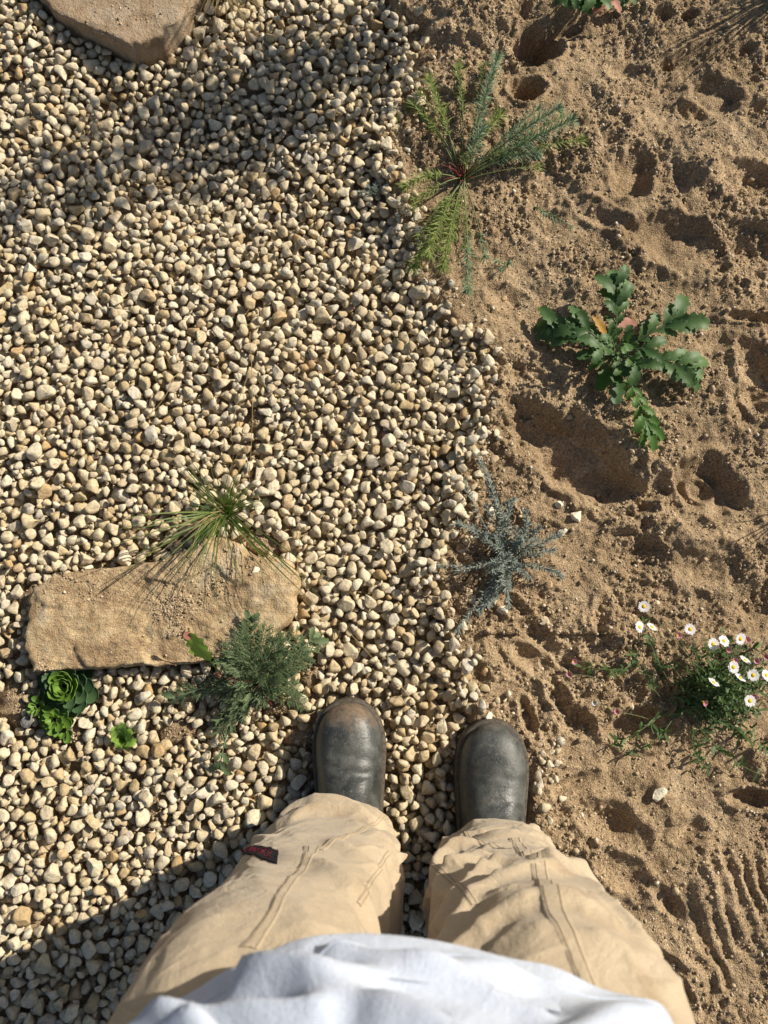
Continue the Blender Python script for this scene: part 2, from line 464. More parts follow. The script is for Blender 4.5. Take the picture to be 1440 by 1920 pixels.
def gz(x, y):
    return float(ground_h(np.array([x]), np.array([y]), False)[0])

def at(px, py, lift=0.0):
    """point on the ground under a pixel, lifted"""
    x, y = gp(px, py)
    z = max(gz(x, y), -.004)
    x, y = gp(px, py, z + lift)
    return np.array([x, y, z + lift])

# ------------------------------------------------------------------ ground mesh
def axis(lo, f0, f1, hi, fine, mid, far):
    a = np.arange(f0, f1, fine)
    l = np.arange(lo, f0 - mid * .5, mid); r = np.arange(f1 + mid, hi, mid)
    g = far * np.cumprod(np.full(9, 1.75))
    return np.concatenate([(lo - mid - g)[::-1], l, a, [f1], r, hi + mid + g])
X = axis(-1.25, -.10, .79, 1.2, .0026, .014, .12)
Y = axis(-1.0, -.70, 1.26, 1.7, .0026, .014, .12)
GX, GY = np.meshgrid(X, Y)
GZ = ground_h(GX.ravel(), GY.ravel())
far = sstep(1.3, 2.2, np.maximum(np.abs(GX.ravel()), np.abs(GY.ravel() - .3)))
GZ = GZ * (1 - far) + (-.01) * far
ground = link("ground", mesh_np("ground", np.stack([GX.ravel(), GY.ravel(), GZ], 1), grid_faces(len(X), len(Y)), M_sand))
tag(ground, "bare sandy soil with footprints", kind="structure")

# ------------------------------------------------------------------ stone shapes
def ico(sub):
    import bmesh
    bm = bmesh.new(); bmesh.ops.create_icosphere(bm, subdivisions=sub, radius=1.0)
    bm.verts.ensure_lookup_table()
    V = np.array([v.co[:] for v in bm.verts]); F = np.array([[v.index for v in f.verts] for f in bm.faces]); bm.free()
    return V, F
ICO = {k: ico(k) for k in (1, 2, 3)}

def stone_shape(seed, sub=3, planes=9):
    r = np.random.default_rng(seed)
    V, F = ICO[sub]; V = V.copy()
    ax = np.array([1.0, r.uniform(.68, .95), r.uniform(.55, .8)])
    for _ in range(planes):
        n = nrm(r.normal(size=3)); dd = r.uniform(.40, .78)
        t = V @ n - dd
        V = V - np.outer(np.where(t > 0, t * .97, 0), n)
    q = V * 2.2 + seed
    V = V * (1 + .14 * (vn(q[:, 0] + q[:, 2] * .7, q[:, 1] - q[:, 2] * .6, seed) - .5)[:, None])
    V = V / np.abs(V).max(0) * ax
    return V, F

NSH = 26
SHAPES = {sub: [stone_shape(100 + i, sub, 7 + i % 5) for i in range(NSH)] for sub in (1, 2, 3)}
SH_AX = [np.abs(SHAPES[2][i][0]).max(0) for i in range(NSH)]
SHAPE_MESH = [mesh_np("pebble", *SHAPES[3][i], M_stone) for i in range(NSH)]

def pip(x, y, poly):
    inside = np.zeros(np.shape(x), bool); j = len(poly) - 1
    for i in range(len(poly)):
        xi, yi = poly[i]; xj, yj = poly[j]
        c = ((yi > y) != (yj > y)) & (x < (xj - xi) * (y - yi) / (yj - yi + 1e-12) + xi)
        inside ^= c; j = i
    return inside

SLAB_Z, TOP_Z = .034, .052
slab_poly = [gp(*p, SLAB_Z) for p in SLAB_PX]
top_poly = [gp(*p, TOP_Z) for p in TOPSLAB_PX]
BOOTS = [dict(toe=gp(653, 1318, .04), ang=R(1)), dict(toe=gp(926, 1357, .04), ang=R(-2))]

# ------------------------------------------------------------------ gravel: stones dropped one by one onto a height map
HX0, HY0, HR = -1.12, -.92, .002
HW, HH = int((.36 - HX0) / HR), int((1.55 - HY0) / HR)
hx = HX0 + (np.arange(HW) + .5) * HR; hy = HY0 + (np.arange(HH) + .5) * HR
MX, MY = np.meshgrid(hx, hy)
H = ground_h(MX.ravel(), MY.ravel(), False).reshape(MX.shape)
H0 = H.copy()
ED = edge_d(MX, MY)
SOILM = soil_mask(MX, MY)
allow = (ED < .010)
blocked = pip(MX, MY, slab_poly) | pip(MX, MY, top_poly)
cap = np.full(MX.shape, 9.0)
for b in BOOTS:
    u = (MX - b['toe'][0]); v = (MY - b['toe'][1])
    inside = (np.abs(u) < .066) & (v < .010) & (v > -.31)
    cap[inside] = .001
for (px_, py_, r_) in [(133, 1284, .052), (113, 1347, .030), (82, 1322, .022), (126, 1368, .02), (232, 1384, .018), (478, 1278, .03), (424, 962, .02), (52, 1353, .016)]:
    cx_, cy_ = gp(px_, py_); cap[np.hypot(MX - cx_, MY - cy_) < r_] = .004
H[blocked] = .2
IDM = np.full(MX.shape, -1, int)
stones = []       # x, y, z, scale, shape, rz, tilt
REL = relief(MX, MY)

def try_stone(s, k, x, y, rz):
    ax = SH_AX[k] * s
    r = int(max(ax[0], ax[1]) / HR) + 1
    j = int((x - HX0) / HR); i = int((y - HY0) / HR)
    if j - r < 0 or i - r < 0 or j + r >= HW or i + r >= HH: return None
    sl = (slice(i - r, i + r + 1), slice(j - r, j + r + 1))
    dx = MX[sl] - x; dy = MY[sl] - y
    c, sn = math.cos(rz), math.sin(rz)
    q = 1 - ((dx * c + dy * sn) / ax[0]) ** 2 - ((-dx * sn + dy * c) / ax[1]) ** 2
    m = q > 0.02
    if not m.any(): return None
    hgt = np.sqrt(np.clip(q, 0, 1)) * ax[2]
    z = float(np.percentile((H[sl] + .82 * hgt)[m], 88))
    return z, sl, m, hgt, ax

def drop(s, k, ncand, xr, yr, ztop, soil_ok=.35):
    best = None
    for _ in range(ncand):
        x = rng.uniform(*xr); y = rng.uniform(*yr)
        j = int((x - HX0) / HR); i = int((y - HY0) / HR)
        if not (0 <= i < HH and 0 <= j < HW): continue
        if not allow[i, j] or blocked[i, j]: continue
        if SOILM[i, j] > soil_ok: continue
        rz = rng.uniform(0, math.pi)
        t = try_stone(s, k, x, y, rz)
        if t is None: continue
        z, sl, m, hgt, ax = t
        if (z + hgt > cap[sl])[m].any(): continue
        score = z - REL[i, j]
        if score > ztop: continue
        if best is None or score < best[0]: best = (score, x, y, z, rz, sl, m, hgt, ax)
    if best is None: return False
    _, x, y, z, rz, sl, m, hgt, ax = best
    sub = H[sl]; top = z + hgt
    w = m & (top > sub)
    sub[w] = top[w]; IDM[sl][w] = len(stones)
    stones.append((x, y, z, s, k, rz, rng.uniform(-.4, .4), rng.uniform(-.4, .4)))
    return True

def size():
    return float(np.clip(rng.lognormal(math.log(.0103), .22), .0060, .0180))
# loose row scattered over the border first, then the bed in tiles so that every spot fills up
tx = np.arange(HX0, .36, .12); ty = np.arange(HY0, 1.55, .12)
for rnd in range(6):
    for x0 in tx:
        for y0 in ty:
            n = 23 if rnd < 4 else 16
            for _ in range(n):
                s = size() if rnd < 4 else rng.uniform(.0050, .0092)
                drop(s, int(rng.integers(NSH)), 6 if rnd < 3 else 9, (x0, x0 + .12), (y0, y0 + .12), .008 if rnd < 4 else .006)
# a few that lie high on top, and strays on bare soil
for _ in range(260):
    drop(size() * 1.1, int(rng.integers(NSH)), 2, (HX0, .3), (HY0, 1.5), .016, .6)
for _ in range(520):      # strays pressed into the sand along the border
    yy = rng.uniform(-.6, 1.3); xx = float(np.interp(yy, EY, EX)) + abs(rng.normal(0, .030)) - .018
    jj, ii = int((xx - HX0) / HR), int((yy - HY0) / HR)
    if not (0 <= ii < HH and 0 <= jj < HW): continue
    allow[ii - 6:ii + 7, jj - 6:jj + 7] = True
    drop(size() * rng.uniform(.6, 1.0), int(rng.integers(NSH)), 2, (xx - .01, xx + .01), (yy - .01, yy + .01), .030)

vis = np.bincount(IDM[IDM >= 0].ravel(), minlength=len(stones))
in_frame = np.zeros(len(stones), bool); weight = np.zeros(len(stones))
for i, st in enumerate(stones):
    p = project(np.array(st[:3]))
    in_frame[i] = -30 < p[0] < 1470 and -30 < p[1] < 1950
    hidden = p[1] > 1500 and 230 < p[0] < 1200 and p[1] > 1500 + abs(0)     # behind the legs
    weight[i] = vis[i] * (1 if in_frame[i] and not hidden else 0)
order = np.argsort(-weight)
single = set(order[:298].tolist())

def stone_matrix(st):
    x, y, z, s, k, rz, t1, t2 = st
    return Matrix.LocRotScale(Vector((x, y, z)), Euler((t1, t2, rz)), Vector((s, s, s)))
# the bed's own base: a thin sheet of soil just above the ground below the stones
bx = np.arange(-1.1, .34, .02); by = np.arange(-.9, 1.54, .02)
BX, BY = np.meshgrid(bx, by)
bz = ground_h(BX.ravel(), BY.ravel(), False) + .003
F = grid_faces(len(bx), len(by))
ok = (edge_d(BX.ravel(), BY.ravel()) < -.015) & (soil_mask(BX.ravel(), BY.ravel()) < .05)
F = F[ok[F].all(1)]
gravel = link("gravel_bed", mesh_np("gravel_bed", np.stack([BX.ravel(), BY.ravel(), bz], 1), F, M_sand))
tag(gravel, "bed of cream limestone gravel beside the sand", kind="structure")
VV, FF, nv = [], [], 0
for i, st in enumerate(stones):
    if vis[i] < 3: continue
    Mx = stone_matrix(st)
    if i in single:
        o = bpy.data.objects.new("pebble", SHAPE_MESH[st[4]]); o.matrix_world = Mx
        col.objects.link(o); o.parent = gravel
    else:
        V, Fc = SHAPES[2 if in_frame[i] else 1][st[4]]
        A = np.array(Mx)
        VV.append(V @ A[:3, :3].T + A[:3, 3]); FF.append(Fc + nv); nv += len(V)
rest = link("small_gravel", mesh_np("small_gravel", np.concatenate(VV), np.concatenate(FF), M_stone), gravel)
rest["kind"] = "stuff"

def top_z(x, y):
    j = int((x - HX0) / HR); i = int((y - HY0) / HR)
    if 0 <= i < HH and 0 <= j < HW and not blocked[i, j]: return float(H[i, j])
    return gz(x, y)

# ------------------------------------------------------------------ crumbs of soil on the sand
def crumbs(n, seed):
    r = np.random.default_rng(seed)
    x = r.uniform(-.10, .80, n * 3); y = r.uniform(-.62, 1.28, n * 3)
    q = [gp(r.normal(a[0], a[2] * .6), r.normal(a[1], a[3] * .6)) for a in SOIL for _ in range(200)]
    x = np.concatenate([[v[0] for v in q], x]); y = np.concatenate([[v[1] for v in q], y])
    dens = sstep(.3, .65, fbm(x * 9, y * 9, 101, 2)) * .8 + .2
    on = sstep(-.02, .02, edge_d(x, y)) + soil_mask(x, y)
    flat = np.ones_like(x)
    for (px, py, rx, ry, a, dep, rim, sm, soft) in DENTS:
        if sm > .5: flat = np.minimum(flat, np.clip(ell(x, y, px, py, rx, ry, a), .1, 1) ** 3)
    keep = r.uniform(size=len(x)) < dens * on * flat
    x, y = x[keep][:n], y[keep][:n]
    s = np.clip(r.lognormal(math.log(.0013), .48, len(x)), .0008, .0070)
    z = ground_h(x, y) + s * .35
    V0, F0 = ICO[1]
    low = np.array([[0, 0, 1], [.89, 0, .45], [.28, .85, .45], [-.72, .53, .45], [-.72, -.53, .45], [.28, -.85, .45], [.72, .53, -.45], [-.28, .85, -.45], [-.89, 0, -.45], [-.28, -.85, -.45], [.72, -.53, -.45], [0, 0, -1]])
    lf = np.array([[0, 1, 2], [0, 2, 3], [0, 3, 4], [0, 4, 5], [0, 5, 1], [1, 6, 2], [2, 7, 3], [3, 8, 4], [4, 9, 5], [5, 10, 1], [6, 7, 2], [7, 8, 3], [8, 9, 4], [9, 10, 5], [10, 6, 1], [11, 7, 6], [11, 8, 7], [11, 9, 8], [11, 10, 9], [11, 6, 10]])
    V = low[None] * s[:, None, None] * r.uniform(.75, 1.25, (len(x), 12, 1)) * r.uniform(.7, 1.2, (len(x), 1, 3))
    V = V + np.stack([x, y, z], 1)[:, None]
    F = lf[None] + (np.arange(len(x)) * 12)[:, None, None]
    return V.reshape(-1, 3), F.reshape(-1, 3)
cr = link("soil_crumbs", mesh_np("soil_crumbs", *crumbs(28000, 5), M_crumb), ground)
cr["kind"] = "stuff"

# ------------------------------------------------------------------ the two flat rocks
def slab(name, poly, ztop, zbot, mat, seed, amp, batter=.006, nring=26, npt=220, slope=(0, 0), bevel=.012, smooth=2):
    P = np.array(poly); c = P.mean(0)
    Q = np.concatenate([P, P[:1]]); L = np.concatenate([[0], np.cumsum(np.hypot(*np.diff(Q, axis=0).T))])
    t = np.linspace(0, L[-1], npt, endpoint=False)
    ox = np.interp(t, L, Q[:, 0]); oy = np.interp(t, L, Q[:, 1])
    for _ in range(smooth):
        ox = (np.roll(ox, 1) + 2 * ox + np.roll(ox, -1)) / 4; oy = (np.roll(oy, 1) + 2 * oy + np.roll(oy, -1)) / 4
    rad = np.hypot(ox - c[0], oy - c[1])
    jag = 1 + .10 * (fbm(ox * 34, oy * 34, seed + 3, 4, .65) - .5)
    dirx, diry = (ox - c[0]) / rad, (oy - c[1]) / rad; rad = rad * jag
    rows = []
    for k, (inset, zz) in enumerate([(-batter * 1.5, zbot), (-batter, zbot * .5 + ztop * .0), (-batter * .4, ztop - bevel * 1.6), (0, ztop - bevel), (bevel * .35, ztop - bevel * .35), (bevel * 1.0, ztop - bevel * .06)]):
        r = rad - inset
        n = .006 * (fbm(ox * 60 + k * 1.7, oy * 60 + k * 2.3, seed + 7, 3) - .5)
        rows.append(np.stack([c[0] + dirx * (r + n), c[1] + diry * (r + n), np.full(npt, zz)], 1))
    for k in range(1, nring + 1):
        f = 1 - k / nring
        r = (rad - bevel) * max(f, .002)
        rows.append(np.stack([c[0] + dirx * r, c[1] + diry * r, np.full(npt, ztop)], 1))
    V = np.concatenate(rows)
    x, y = V[:, 0] * .83 + V[:, 1] * .56 + 4.3, V[:, 1] * .83 - V[:, 0] * .56 + 7.7
    topw = sstep(ztop - bevel * 1.2, ztop, V[:, 2])
    z = amp * .8 * (fbm(x * 6, y * 6, seed, 2) - .55) + amp * .35 * (fbm(x * 24, y * 24, seed + 1, 3, .6) - .5) + amp * .22 * (fbm(x * 120, y * 120, seed + 2, 3, .7) - .5) - amp * .22 * sstep(.52, .60, fbm(x * 11 + 3, y * 16, seed + 5, 3))
    V[:, 2] += topw * (z + (V[:, 0] - c[0]) * slope[0] + (V[:, 1] - c[1]) * slope[1])
    return link(name, mesh_np(name, V, grid_faces(npt, len(rows), True), mat))
r1 = slab("flat_rock", slab_poly, SLAB_Z, -.05, M_slab, 3, .022, slope=(-.01, .02), bevel=.0045, nring=48, npt=300)
tag(r1, "long ochre sandstone slab with grass shadows across it, lying in the gravel", "rock")
r2 = slab("flat_rock", top_poly, TOP_Z, -.06, M_slab2, 9, .006, bevel=.005, batter=.001, smooth=0)
tag(r2, "smooth grey-brown squared rock with one blunt corner above the gravel", "rock")

def grit(rock, n, seed, lo=.0008):
    r = np.random.default_rng(seed); me = rock.data
    co = np.empty(len(me.vertices) * 3, np.float32); me.vertices.foreach_get("co", co); co = co.reshape(-1, 3)
    top = co[co[:, 2] > .018]; w = fbm(top[:, 0] * 14, top[:, 1] * 14, seed, 2) ** 5; w = w / w.sum()
    P = top[r.choice(len(top), n, p=w)] + np.column_stack([r.normal(0, .003, (n, 2)), np.zeros(n)])
    sz = np.clip(r.lognormal(math.log(.0013), .45, n), lo, .005)
    V0 = np.array([[1, 0, 0], [-1, 0, 0], [0, 1, 0], [0, -1, 0], [0, 0, 1], [0, 0, -1]], float); F0 = np.array([[0, 2, 4], [2, 1, 4], [1, 3, 4], [3, 0, 4], [2, 0, 5], [1, 2, 5], [3, 1, 5], [0, 3, 5]])
    V = V0[None] * sz[:, None, None] * r.uniform(.7, 1.3, (n, 6, 1)) + P[:, None]
    o = link("grit", mesh_np("grit", V.reshape(-1, 3), (F0[None] + (np.arange(n) * 6)[:, None, None]).reshape(-1, 3), M_crumb), rock); o["kind"] = "stuff"
grit(r1, 1500, 4); grit(r2, 400, 5)

# ------------------------------------------------------------------ loose stones one can point at
def loose(px, py, d_px, k, label, z=None, tint=None, flat=1.0, mat=None):
    x, y = gp(px, py); k0 = 1 / (gp(px + 1, py)[0] - x)
    s = d_px / k0 / 2
    zz = (gz(x, y) if z is None else z)
    me = SHAPE_MESH[k]
    if mat:
        me = me.copy(); me.name = "loose_stone"; me.materials[0] = mat
    o = bpy.data.objects.new("loose_stone", me)
    o.location = (x, y, zz + s * SH_AX[k][2] * .55 * flat); o.scale = (s, s, s * flat); o.rotation_euler = (random.uniform(-.3, .3), random.uniform(-.3, .3), random.uniform(0, 6))
    col.objects.link(o)
    tag(o, label, "stone", "loose stones on the sand")
    return o
M_white = make_plain("white_limestone", (.74, .67, .50), .85, .2, .002, 300, .14)
M_tan = make_plain("tan_stone", (.50, .36, .19), .85, .2, .002, 300, .2)
loose(1232, 1487, 31, 3, "angular white stone alone on the sand right of the right trouser leg", mat=M_white)
loose(1047, 945, 19, 5, "small pale upright stone just above another stone, right of the silver plant", mat=M_white)
loose(1078, 970, 24, 8, "pale stone on the sand below the big footprint, right of the silver plant", mat=M_white)
loose(1054, 998, 19, 11, "pale stone beside the right-hand shoots of the silver plant", mat=M_white)
loose(1027, 1095, 22, 2, "tan stone half sunk below the right shoots of the silver plant", mat=M_tan)
loose(941, 1145, 26, 9, "flat tan stone at the lower tip of the silver plant", flat=.7)
loose(1018, 1166, 24, 14, "pinkish grey stone half buried in furrowed sand above the right boot", flat=.6)
loose(1227, 1131, 19, 6, "cream pebble beside the highest daisy", mat=M_white)
loose(862, 1075, 27, 10, "tan round stone left of the silver plant, the upper of a touching pair", mat=M_tan)
loose(880, 1088, 22, 12, "tan stone left of the silver plant, the lower of a touching pair", mat=M_tan)
loose(868, 1028, 26, 17, "flat slanting stone at the left shoot of the silver plant", flat=.6)
loose(896, 812, 32, 4, "grey stone on the gravel edge above the silver plant")
loose(922, 962, 26, 7, "cream stone between the upper shoots of the silver plant", mat=M_white)
loose(909, 1256, 22, 13, "yellowish stone on flat sand above the right boot", mat=M_tan)
loose(912, 1344, 24, 15, "white stone touching the toe of the right boot", mat=M_white)
loose(1003, 1477, 28, 16, "pale stone wedged against the outer side of the right boot")
loose(900, 416, 15, 18, "little white stone on the sand below the red-stemmed plant", mat=M_white)
loose(485, 1074, 19, 1, "small cream pebble resting on the right end of the ochre slab", z=SLAB_Z - .003, mat=M_white)
loose(243, 1238, 26, 20, "oval pale pebble leaning on the lower edge of the ochre slab", z=.012, mat=M_white)
loose(945, 555, 16, 21, "small tan stone on the sand between the two green weeds", mat=M_tan)

# ------------------------------------------------------------------ the person: boots, trousers, shirt
def make_leather():
    m, nt, ns, ls, p = new_mat("worn_black_leather")
    geo = ns.new("ShaderNodeNewGeometry"); pos = geo.outputs["Position"]
    n1 = noise(ns, ls, 24, 6, .62, pos, .4)
    r = ramp(ns, [(.3, (.020, .022, .022)), (.5, (.050, .054, .050)), (.66, (.095, .098, .088)), (.8, (.15, .135, .105))]); ls.new(n1.outputs[0], r.inputs[0])
    # dust gathers on the toe caps: tan scuffs with their own shape
    n2 = noise(ns, ls, 60, 6, .7, pos)
    sx = ns.new("ShaderNodeSeparateXYZ"); ls.new(pos, sx.inputs[0])
    tz = N(ns, "ShaderNodeMapRange"); ls.new(sx.outputs[1], tz.inputs[0]); tz.inputs[1].default_value = -.195; tz.inputs[2].default_value = -.125
    ml = N(ns, "ShaderNodeMath", operation='MULTIPLY'); ls.new(tz.outputs[0], ml.inputs[0]); ls.new(n2.outputs[0], ml.inputs[1])
    rr = ramp(ns, [(.30, (0, 0, 0)), (.62, (1, 1, 1))]); ls.new(ml.outputs[0], rr.inputs[0])
    c = mixc(ns, ls, rr.outputs[0], r.outputs[0], (.20, .135, .085))
    ls.new(c, p.inputs["Base Color"])
    n6 = noise(ns, ls, 170, 5, .75, pos, 1.5)
    r6 = ramp(ns, [(.56, (0, 0, 0)), (.70, (.8, .8, .8))]); ls.new(n6.outputs[0], r6.inputs[0])
    c = mixc(ns, ls, r6.outputs[0], c, (.21, .19, .15)); ls.new(c, p.inputs["Base Color"])
    r3 = ramp(ns, [(.3, (.32, .32, .32)), (.7, (.62, .62, .62))]); ls.new(n1.outputs[0], r3.inputs[0]); ls.new(r3.outputs[0], p.inputs["Roughness"])
    p.inputs["Specular IOR Level"].default_value = .5
    n4 = noise(ns, ls, 260, 4, .6, pos)
    b = bump(ns, ls, n1.outputs[0], .004, .5); b = bump(ns, ls, n4.outputs[0], .0008, .6, b)
    ls.new(b, p.inputs["Normal"])
    return m

def make_cloth(name, c0, c1, weave, bd, stains=None, rough=.9, crumple=.0045):
    m, nt, ns, ls, p = new_mat(name)
    geo = ns.new("ShaderNodeNewGeometry"); pos = geo.outputs["Position"]
    n1 = noise(ns, ls, 11, 5, .6, pos)
    r = ramp(ns, [(.32, c0), (.68, c1)]); ls.new(n1.outputs[0], r.inputs[0])
    c = r.outputs[0]
    if stains:
        n3 = noise(ns, ls, stains[1], 4, .6, pos, .5)
        r3 = ramp(ns, [(stains[2], (1, 1, 1)), (stains[3], stains[0])]); ls.new(n3.outputs[0], r3.inputs[0])
        c = mixc(ns, ls, .8, c, r3.outputs[0], 'MULTIPLY')
    n5 = noise(ns, ls, 55, 4, .6, pos)
    n2 = noise(ns, ls, weave, 2, .5, pos)
    ls.new(c, p.inputs["Base Color"]); p.inputs["Roughness"].default_value = rough; p.inputs["Specular IOR Level"].default_value = .15
    p.inputs["Sheen Weight"].default_value = .15
    n7 = noise(ns, ls, 26, 3, .5, pos, 2.0)
    n8 = noise(ns, ls, 420, 4, .7, pos)
    b = bump(ns, ls, n7.outputs[0], crumple, .55)
    b = bump(ns, ls, n5.outputs[0], crumple * .45, .6, b)
    b = bump(ns, ls, n8.outputs[0], .0010, .7, b)
    b = bump(ns, ls, n2.outputs[0], bd, .5, b)
    r8 = ramp(ns, [(.3, (.90, .89, .87)), (.6, (1.04, 1.04, 1.04))]); ls.new(n8.outputs[0], r8.inputs[0])
    c = mixc(ns, ls, .9, c, r8.outputs[0], 'MULTIPLY'); ls.new(c, p.inputs["Base Color"])
    ls.new(b, p.inputs["Normal"])
    return m

M_leather = make_leather()
M_sole = make_plain("black_rubber_sole", (.075, .062, .046), .7, .3, .001, 160, .5)
M_khaki = make_cloth("khaki_canvas", (.40, .325, .225), (.475, .388, .275), 1500, .0005, ((.66, .56, .46), 16, .54, .78))
M_seam = make_cloth("khaki_thread", (.30, .225, .135), (.36, .275, .17), 1500, .0005)
M_shirt = make_cloth("white_cotton", (.46, .52, .63), (.53, .585, .69), 1500, .0004, ((.42, .43, .48), 38, .65, .78), crumple=.0022)
M_patch = make_plain("black_woven_patch", (.018, .016, .022), .8, .2, .0004, 900, .4)
M_red = make_plain("dark_red_thread", (.17, .012, .035), .8, .2, .0003, 900, .3)

PX, PY_ = .058, -.33
person = empty("person", (PX, PY_, 0))
tag(person, "person standing in black boots, khaki work trousers and a white shirt", "person")
PB = np.array([PX, PY_, 0.0])

def boot(b):
    bx_, by_ = b['toe']
    L = .285
    ca, sa = math.cos(b['ang']), math.sin(b['ang'])
    def place(V):
        V = np.asarray(V, float)
        return np.stack([bx_ + V[:, 0] * ca - V[:, 1] * sa, by_ + V[:, 0] * sa + V[:, 1] * ca, V[:, 2]], 1)
    S_ = np.concatenate([np.linspace(0, 1, 18) ** 2 * .16, np.linspace(.17, 1, 46)])
    def hw(s):
        t = min(1, s / .27)
        w = .0545 * (1 - (1 - t) ** 2.3) ** (1 / 2.1)
        return w * np.interp(s, [0, .3, .55, .75, .92, 1.0], [1, 1, .90, .80, .76, .45])
    def hh(s): return np.interp(s, [0, .012, .035, .07, .12, .2, .3, .38, .46, .54, .62, .7, .9, 1.0], [.008, .020, .031, .040, .0455, .050, .056, .064, .080, .104, .135, .16, .17, .17])
    nth = 41; rows = []
    hs = np.array([hh(s) for s in S_]); 
    for _ in range(4): hs[1:-1] = (hs[:-2] + 2 * hs[1:-1] + hs[2:]) / 4
    for s, h in zip(S_, hs):
        w = hw(s); row = []
        ex = 2 / np.interp(s, [0, .2, .5], [2.5, 2.45, 2.1])
        for k in range(nth):
            th = math.pi * k / (nth - 1)
            cx, sz = math.cos(th), math.sin(th)
            xx = w * math.copysign(abs(cx) ** ex, cx); zz = h * sz ** ex
            # creases over the vamp and a soft hollow
            jt = .02 * math.sin(bx_ * 90); cr_ = .0036 * math.exp(-((s - .33 - jt - (.03 + jt) * cx) / .016) ** 2) + .0034 * math.exp(-((s - .39 + .04 * cx) / .014) ** 2) + .0022 * math.exp(-((s - .27 - .05 * cx) / .02) ** 2)
            zz -= cr_ * sz ** 2
            row.append((xx, -s * L, .026 + zz))
        rows += row
    V = np.array(rows)
    V[:, 2] += .0025 * (fbm(V[:, 0] * 40 + bx_ * 50, V[:, 1] * 40, 5, 2) - .5) * (V[:, 2] > .03)
    F = grid_faces(nth, len(S_))
    # shaft
    n2 = 28; ringv = []
    for z, rx, ry in [(.07, .046, .062), (.14, .047, .058), (.22, .050, .056), (.30, .055, .058)]:
        for k in range(n2):
            a = 2 * math.pi * k / n2; ringv.append((rx * math.cos(a), -.70 * L + ry * math.sin(a), z))
    F2 = grid_faces(n2, 4, True) + len(V)
    Vall = place(np.concatenate([V, np.array(ringv)]))
    root = link("boot", mesh_np("boot", Vall - PB, np.concatenate([F, F2]), M_leather), person)
    # sole with a welt lip
    pts = [(hw(s) + .0, -s * L) for s in S_]
    out = [(x, y) for x, y in pts] + [(-x, y) for x, y in pts[::-1]]
    out = np.array(out); nP = len(out)
    cen = np.array([0, -.5 * L])
    rows = []
    for off, z in [(.003, -.010), (.006, -.004), (.0065, .010), (.005, .0165), (.0055, .018), (.0060, .025), (.0052, .0285), (.001, .0295), (-.004, .030), (-.02, .030)]:
        d = out - np.array([0, -.16]) * 0
        nx = out.copy(); 
        tang = np.roll(out, -1, 0) - np.roll(out, 1, 0); nr = np.stack([tang[:, 1], -tang[:, 0]], 1); nr = nr / (np.linalg.norm(nr, axis=1)[:, None] + 1e-9)
        sgn = np.sign(((out - cen) * nr).sum(1)); nr = nr * sgn[:, None]
        q = out + nr * off
        rows.append(np.column_stack([q, np.full(nP, z)]))
    V = place(np.concatenate(rows))
    so = link("sole", mesh_np("sole", V - PB, grid_faces(nP, len(rows), True), M_sole), root)
    return root
for b in BOOTS: boot(b)

LEGS = [
    # z, cx, cy, rx, ry
    np.array([(.03, -.080, -.345, .102, .098), (.12, -.081, -.344, .102, .096), (.25, -.081, -.343, .100, .095), (.36, -.083, -.334, .099, .098), (.47, -.088, -.325, .097, .100),
              (.60, -.098, -.318, .092, .102), (.74, -.100, -.309, .099, .102), (.80, -.100, -.330, .102, .086), (.90, -.092, -.338, .098, .078)]),
    np.array([(.03, .172, -.378, .090, .094), (.12, .166, -.378, .092, .093), (.25, .156, -.372, .094, .096), (.36, .150, -.360, .095, .101), (.47, .147, -.344, .093, .103),
              (.60, .143, -.328, .090, .105), (.74, .122, -.313, .100, .104), (.80, .114, -.332, .102, .086), (.90, .100, -.338, .098, .078)]),
]
# folds: (phi0, z0, phi1, z1, width m, height m); phi 0 = person's right (+x), 90 = front
FOLDS = [
    [(0, .62, 90, .48, .018, .006), (0, .50, 80, .40, .015, .006), (-5, .40, 60, .30, .013, .009), (60, .19, 165, .16, .018, .008), (30, .14, 110, .20, .014, .007),
     (-5, .30, 40, .20, .013, .011), (125, .30, 175, .22, .018, .009), (80, .11, 150, .10, .012, .006), (10, .36, 45, .36, .008, .007), (5, .24, 35, .27, .009, .008)],
    [(182, .72, 80, .50, .015, .012), (184, .62, 92, .43, .014, .012), (186, .52, 102, .35, .013, .011), (188, .42, 108, .26, .012, .010), (176, .76, 64, .66, .018, .010),
     (70, .44, 10, .36, .026, .014), (100, .42, 50, .49, .016, .012), (100, .20, 55, .26, .016, .008), (180, .24, 95, .15, .013, .008), (40, .20, -10, .24, .016, .008), (40, .62, -20, .54, .03, .005), (185, .33, 130, .20, .010, .008)],
]
